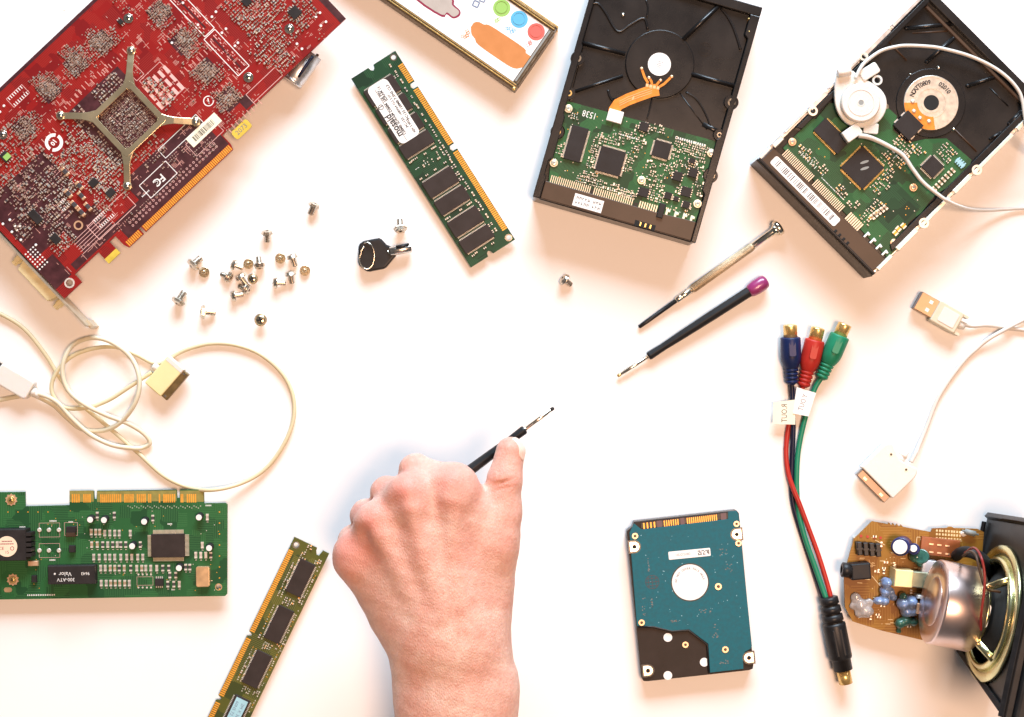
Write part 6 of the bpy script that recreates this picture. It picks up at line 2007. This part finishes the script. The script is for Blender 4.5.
# ================================================================== hand, one continuous surface
def surface_nets(f, origin, h):
    """numpy surface nets: f < 0 inside; returns verts, quads"""
    ins = f < 0
    nx, ny, nz = f.shape
    cell = np.zeros((nx - 1, ny - 1, nz - 1), dtype=np.uint8)
    corners = [(i, j, k) for i in (0, 1) for j in (0, 1) for k in (0, 1)]
    for (i, j, k) in corners:
        cell += ins[i:nx - 1 + i, j:ny - 1 + j, k:nz - 1 + k]
    act = (cell > 0) & (cell < 8)
    ids = np.full(act.shape, -1, dtype=np.int64)
    C = np.argwhere(act)
    ids[act] = np.arange(len(C))
    acc = np.zeros((len(C), 3)); cnt = np.zeros(len(C))
    for a in range(8):
        for ax in range(3):
            ca = np.array(corners[a])
            if ca[ax]:
                continue
            cb = ca.copy(); cb[ax] = 1
            fa = f[C[:, 0] + ca[0], C[:, 1] + ca[1], C[:, 2] + ca[2]]
            fb = f[C[:, 0] + cb[0], C[:, 1] + cb[1], C[:, 2] + cb[2]]
            m = (fa < 0) != (fb < 0)
            t = np.where(m, fa / np.where(m, fa - fb, 1), 0)
            p = np.tile(ca.astype(float), (len(C), 1)); p[:, ax] += t
            acc[m] += p[m]; cnt[m] += 1
    V = (C + acc / cnt[:, None]) * h + np.array(origin)
    quads = []
    for ax in range(3):
        b, c = [(1, 2), (2, 0), (0, 1)][ax]
        sl0 = [slice(None)] * 3; sl1 = [slice(None)] * 3
        sl0[ax] = slice(0, -1); sl1[ax] = slice(1, None)
        cross = ins[tuple(sl0)] != ins[tuple(sl1)]
        E = np.argwhere(cross)
        E = E[(E[:, b] > 0) & (E[:, c] > 0) & (E[:, b] < f.shape[b] - 1) & (E[:, c] < f.shape[c] - 1)]
        sgn = ins[E[:, 0], E[:, 1], E[:, 2]]
        def gid(db, dc):
            q = E.copy(); q[:, b] -= db; q[:, c] -= dc
            return ids[q[:, 0], q[:, 1], q[:, 2]]
        q = np.stack([gid(1, 1), gid(0, 1), gid(0, 0), gid(1, 0)], 1)
        q[~sgn] = q[~sgn][:, ::-1]
        quads.append(q)
    return V, np.concatenate(quads)

def hand():
    LIFT, RS = 46.0, .948        # the hand is held above the table
    def w(px, py, z):
        z = z + LIFT
        x, y = W(px, py, z)
        return np.array((x, y, z), dtype=np.float32)
    h = 0.85
    x0, y1 = W(318, 415, 86); x1, y0 = W(552, 1010, 86)
    xs = np.arange(x0, x1, h, dtype=np.float32); ys = np.arange(y0, y1, h, dtype=np.float32); zs = np.arange(2, 130, h, dtype=np.float32)
    def make(xs, ys, zs):
        X, Y, Zg = np.meshgrid(xs, ys, zs, indexing='ij')
        def cap(a, b, ra, rb, sq=1.0):
            """tapered capsule; sq squashes it in height"""
            a = w(*a); b = w(*b)
            ab = b - a
            ab_s = ab.copy(); ab_s[2] /= sq
            px, py, pz = X - a[0], Y - a[1], (Zg - a[2]) / sq
            t = np.clip((px * ab_s[0] + py * ab_s[1] + pz * ab_s[2]) / float(ab_s @ ab_s), 0, 1)
            d = np.sqrt((px - t * ab_s[0]) ** 2 + (py - t * ab_s[1]) ** 2 + (pz - t * ab_s[2]) ** 2)
            return d - (ra + (rb - ra) * t) * RS
        def smin(a, b, k):
            hh = np.clip(.5 + .5 * (b - a) / k, 0, 1)
            return b * (1 - hh) + a * hh - k * hh * (1 - hh)
        def smax(a, b, k):
            return -smin(-a, -b, k)
        # forearm and wrist
        d = smin(cap((470, 925, 33), (460, 800, 33), 41, 37.5, .78), cap((460, 800, 33), (456, 690, 35), 37.5, 35.8, .72), 10)
        d = smin(d, cap((456, 690, 35), (449, 640, 38), 35.2, 33.6, .68), 10)
        # metacarpals
        d = smin(d, cap((470, 640, 40), (455, 488, 52), 17, 13.2, 1.0), 14)
        d = smin(d, cap((452, 640, 43), (411, 500, 53), 17, 13.4), 17)
        d = smin(d, cap((436, 640, 40), (379, 526, 47), 17, 13.0), 17)
        d = smin(d, cap((424, 640, 35), (357, 557, 37.5), 17, 13.2), 16)
        # palm fill and ball of the thumb
        d = smin(d, cap((440, 600, 30), (425, 535, 36), 26, 22), 12)
        d = smin(d, cap((405, 605, 26), (378, 560, 26), 21, 19), 12)
        th = cap((482, 640, 34), (493, 548, 41), 14.5, 14.2)
        th = smin(th, cap((478, 600, 28), (484, 545, 30), 18, 16), 10)
        th = smin(th, cap((493, 548, 41), (502, 512, 43), 13.8, 10.8), 7)
        th = smin(th, cap((502, 512, 43), (505.0, 479, 44), 10.8, 10.2), 4)
        tip = cap((505.0, 479, 44), (510.4, 452, 42), 9.9, 8.9)
        th = smin(th, tip, 3)
        d = smin(d, th, 9)
        d = smin(d, cap((474, 512, 44), (492, 532, 42), 12, 12), 10)          # web
        # finger knuckles and curled fingers
        for mcp, pip, dip, tp, r0, r1, r2 in (
                ((455, 488, 52), (415.5, 470, 42), (432, 492, 24), (455, 486, 22), 11.6, 9.6, 8.4),
                ((411, 500, 54), (387, 493, 38), (402, 518, 20), (424, 520, 18), 11.8, 9.6, 8.4),
                ((379, 526, 48), (366, 515, 33), (384, 540, 17), (406, 541, 16), 11.2, 9.2, 8.2),
                ((357, 557, 38), (352.5, 540, 26), (372, 562, 14), (392, 562, 13), 10.4, 8.4, 7.6)):
            fg = cap(mcp, pip, r0, r1)
            fg = smin(fg, cap(pip, dip, r1, r2), 2.5)
            fg = smin(fg, cap(dip, tp, r2, r2 - .8), 2.5)
            d = smin(d, fg, 5.5)
        # knuckle heads
        for (px, py, z, r) in ((453, 484, 58, 8.6), (408, 493, 60.5, 9), (374, 521, 54.5, 8.2), (352, 553, 44, 8.2)):
            d = smin(d, cap((px, py, z - 1.2), (px + 2, py + 8, z - 1.8), r, r), 10)
        # valleys between the knuckles
        for (a, b, r) in (((430, 486, 71), (440, 540, 75), 4.2), ((392, 508, 68), (412, 560, 73), 4.0), ((364, 538, 58), (385, 580, 66), 4.0)):
            d = smax(d, -cap(tuple(np.array(a) + (0, 0, 2.2)), tuple(np.array(b) + (0, 0, 3.5)), r * .35, r * .1), 12)
        # extensor tendons and a vein or two, low ridges
        for (a, b, r) in (((452, 500, 65.0), (457, 600, 59.5), 1.9), ((411, 512, 67.2), (441, 610, 61), 2.0), ((380, 538, 60.5), (428, 620, 58.5), 1.8)):
            d = smin(d, cap(tuple(np.array(a) - (0, 0, 2.0)), tuple(np.array(b) - (0, 0, 2.2)), r * .8, r * .8), 10)
        # creases: thumb joint, finger folds, wrist
        for (a, b, r, k) in (((489, 486, 52.6), (519, 478, 54.4), .3, 2.6), ((491, 491, 53.4), (520, 485, 54.6), .25, 2.6),
                             ((371, 502, 42), (390, 495, 49), .7, 2.4), ((352, 524, 38), (366, 519, 44), .7, 2.0),
                             ):
            d = smax(d, -cap(a, b, r, r), k)
        # soft irregularity
        d = d + .35 * np.sin(X * .11 + 1.3) * np.sin(Y * .13) * np.sin(Zg * .12 + .7) + .12 * np.sin(X * .37 + Y * .21) * np.sin(Y * .43 - X * .17)
        return d, X, Y, Zg
    f, *_ = make(xs, ys, zs)
    V, Q = surface_nets(f.astype(np.float64), (xs[0], ys[0], zs[0]), h)
    me = bpy.data.meshes.new('hand')
    me.from_pydata((V * S).tolist(), [], Q.tolist())
    me.polygons.foreach_set('use_smooth', [True] * len(me.polygons))
    # redness: skin over the knuckles and finger ends is ruddier
    red = np.zeros(len(V))
    for (px, py, z, r, a) in ((453, 478, 64, 13, .8), (408, 488, 66, 12, 1.0), (374, 519, 60, 13, .8), (352, 550, 50, 15, .9), (420, 466, 50, 11, .45), (385, 490, 46, 10, .6), (362, 515, 42, 11, .7), (340, 560, 36, 14, .6),
                              (506, 482, 52, 12, .55), (512, 448, 48, 11, .35), (400, 545, 62, 22, .35), (470, 560, 58, 24, .25), (500, 530, 54, 14, .3)):
        c = w(px, py, z)
        dd = ((V - c) ** 2).sum(1)
        red = np.maximum(red, a * np.exp(-dd / (2 * (r * .75) ** 2)))
    at = me.attributes.new('ruddy', 'FLOAT', 'POINT')
    at.data.foreach_set('value', red.astype(np.float32))
    m = pm('skin', (0.62, 0.40, 0.30), .5, spec=.4)
    nt = m.node_tree; b = nt.nodes['Principled BSDF']
    tc = nt.nodes.new('ShaderNodeTexCoord')
    an = nt.nodes.new('ShaderNodeAttribute'); an.attribute_name = 'ruddy'
    def noise(scale, det):
        n = nt.nodes.new('ShaderNodeTexNoise'); n.inputs['Scale'].default_value = scale; n.inputs['Detail'].default_value = det
        nt.links.new(tc.outputs['Object'], n.inputs['Vector'])
        return n.outputs['Fac']
    def ramp(fac, p0, c0, p1, c1):
        r = nt.nodes.new('ShaderNodeValToRGB')
        r.color_ramp.elements[0].position = p0; r.color_ramp.elements[1].position = p1
        r.color_ramp.elements[0].color = (*c0, 1); r.color_ramp.elements[1].color = (*c1, 1)
        nt.links.new(fac, r.inputs['Fac'])
        return r.outputs['Color']
    base = ramp(noise(55, 6), .36, (0.67, 0.37, 0.29), .62, (0.74, 0.49, 0.40))
    fine = ramp(noise(420, 4), .42, (0.80, 0.72, 0.70), .60, (1, 1, 1))
    mx = nt.nodes.new('ShaderNodeMix'); mx.data_type = 'RGBA'; mx.blend_type = 'MULTIPLY'; mx.inputs['Factor'].default_value = .45
    nt.links.new(base, mx.inputs['A']); nt.links.new(fine, mx.inputs['B'])
    mx2 = nt.nodes.new('ShaderNodeMix'); mx2.data_type = 'RGBA'
    mx2.inputs['B'].default_value = (0.62, 0.20, 0.15, 1)
    nt.links.new(mx.outputs['Result'], mx2.inputs['A'])
    ml = nt.nodes.new('ShaderNodeMath'); ml.operation = 'MULTIPLY'; ml.inputs[1].default_value = .8
    nt.links.new(an.outputs['Fac'], ml.inputs[0])
    nt.links.new(ml.outputs[0], mx2.inputs['Factor'])
    nt.links.new(mx2.outputs['Result'], b.inputs['Base Color'])
    b.inputs['Subsurface Weight'].default_value = .22
    b.inputs['Subsurface Radius'].default_value = (1.0, .35, .2)
    b.inputs['Subsurface Scale'].default_value = .004
    vo = nt.nodes.new('ShaderNodeTexVoronoi'); vo.inputs['Scale'].default_value = 850; vo.feature = 'DISTANCE_TO_EDGE'
    mp = nt.nodes.new('ShaderNodeMapping'); mp.inputs['Scale'].default_value = (1.0, .55, 1.0); mp.inputs['Rotation'].default_value = (0, 0, .3)
    nt.links.new(tc.outputs['Object'], mp.inputs['Vector']); nt.links.new(mp.outputs['Vector'], vo.inputs['Vector'])
    ad = nt.nodes.new('ShaderNodeMath'); ad.operation = 'MULTIPLY_ADD'; ad.inputs[1].default_value = 1.1
    nt.links.new(vo.outputs['Distance'], ad.inputs[0]); nt.links.new(noise(180, 6), ad.inputs[2])
    bp = nt.nodes.new('ShaderNodeBump'); bp.inputs['Strength'].default_value = .42; bp.inputs['Distance'].default_value = .0007
    nt.links.new(ad.outputs[0], bp.inputs['Height']); nt.links.new(bp.outputs['Normal'], b.inputs['Normal'])
    me.materials.append(m)
    o = bpy.data.objects.new('hand', me); col.objects.link(o)
    tag(o, 'bare hand in a loose fist, thumb pressed along a black screwdriver', 'hand')
    sm = o.modifiers.new('smooth', 'SMOOTH'); sm.iterations = 2; sm.factor = .5
    # thumbnail: a thin shell that follows the thumb tip, on its right-hand side
    hn = .28
    nx0, ny1 = W(510, 430, 92); nx1, ny0 = W(532, 470, 92)
    a = np.arange(nx0, nx1, hn, dtype=np.float32); bq = np.arange(ny0, ny1, hn, dtype=np.float32); cz = np.arange(78, 104, hn, dtype=np.float32)
    f2, X, Y, Zg = make(a, bq, cz)
    c = w(523.5, 447.5, 44.0)
    t = w(511.0, 451, 42) - w(505.5, 479, 44); t = t / np.linalg.norm(t)
    nn = np.array((.93, -.10, .36)); nn = nn - t * (nn @ t); nn /= np.linalg.norm(nn)
    sd = np.cross(t, nn)
    dx, dy, dz = X - c[0], Y - c[1], Zg - c[2]
    u = dx * t[0] + dy * t[1] + dz * t[2]; v = dx * sd[0] + dy * sd[1] + dz * sd[2]; nd = dx * nn[0] + dy * nn[1] + dz * nn[2]
    foot = ((np.abs(u) / 7.2) ** 3 + (np.abs(v) / 5.0) ** 3) ** (1 / 3.0) * 5.0 - 5.0
    shell = np.maximum(np.maximum(f2 - .32, -(f2 + .8)), np.maximum(foot, -nd - 6))
    V2, Q2 = surface_nets(shell.astype(np.float64), (a[0], bq[0], cz[0]), hn)
    me2 = bpy.data.meshes.new('thumbnail'); me2.from_pydata((V2 * S).tolist(), [], Q2.tolist())
    me2.polygons.foreach_set('use_smooth', [True] * len(me2.polygons))
    me2.materials.append(pm('fingernail', (0.78, 0.56, 0.47), .3, coat=.3, var=.06, vscale=200, sss=.15))
    o2 = bpy.data.objects.new('thumbnail', me2); col.objects.link(o2); o2.parent = o
    sm = o2.modifiers.new('smooth', 'SMOOTH'); sm.iterations = 3; sm.factor = .5
hand()
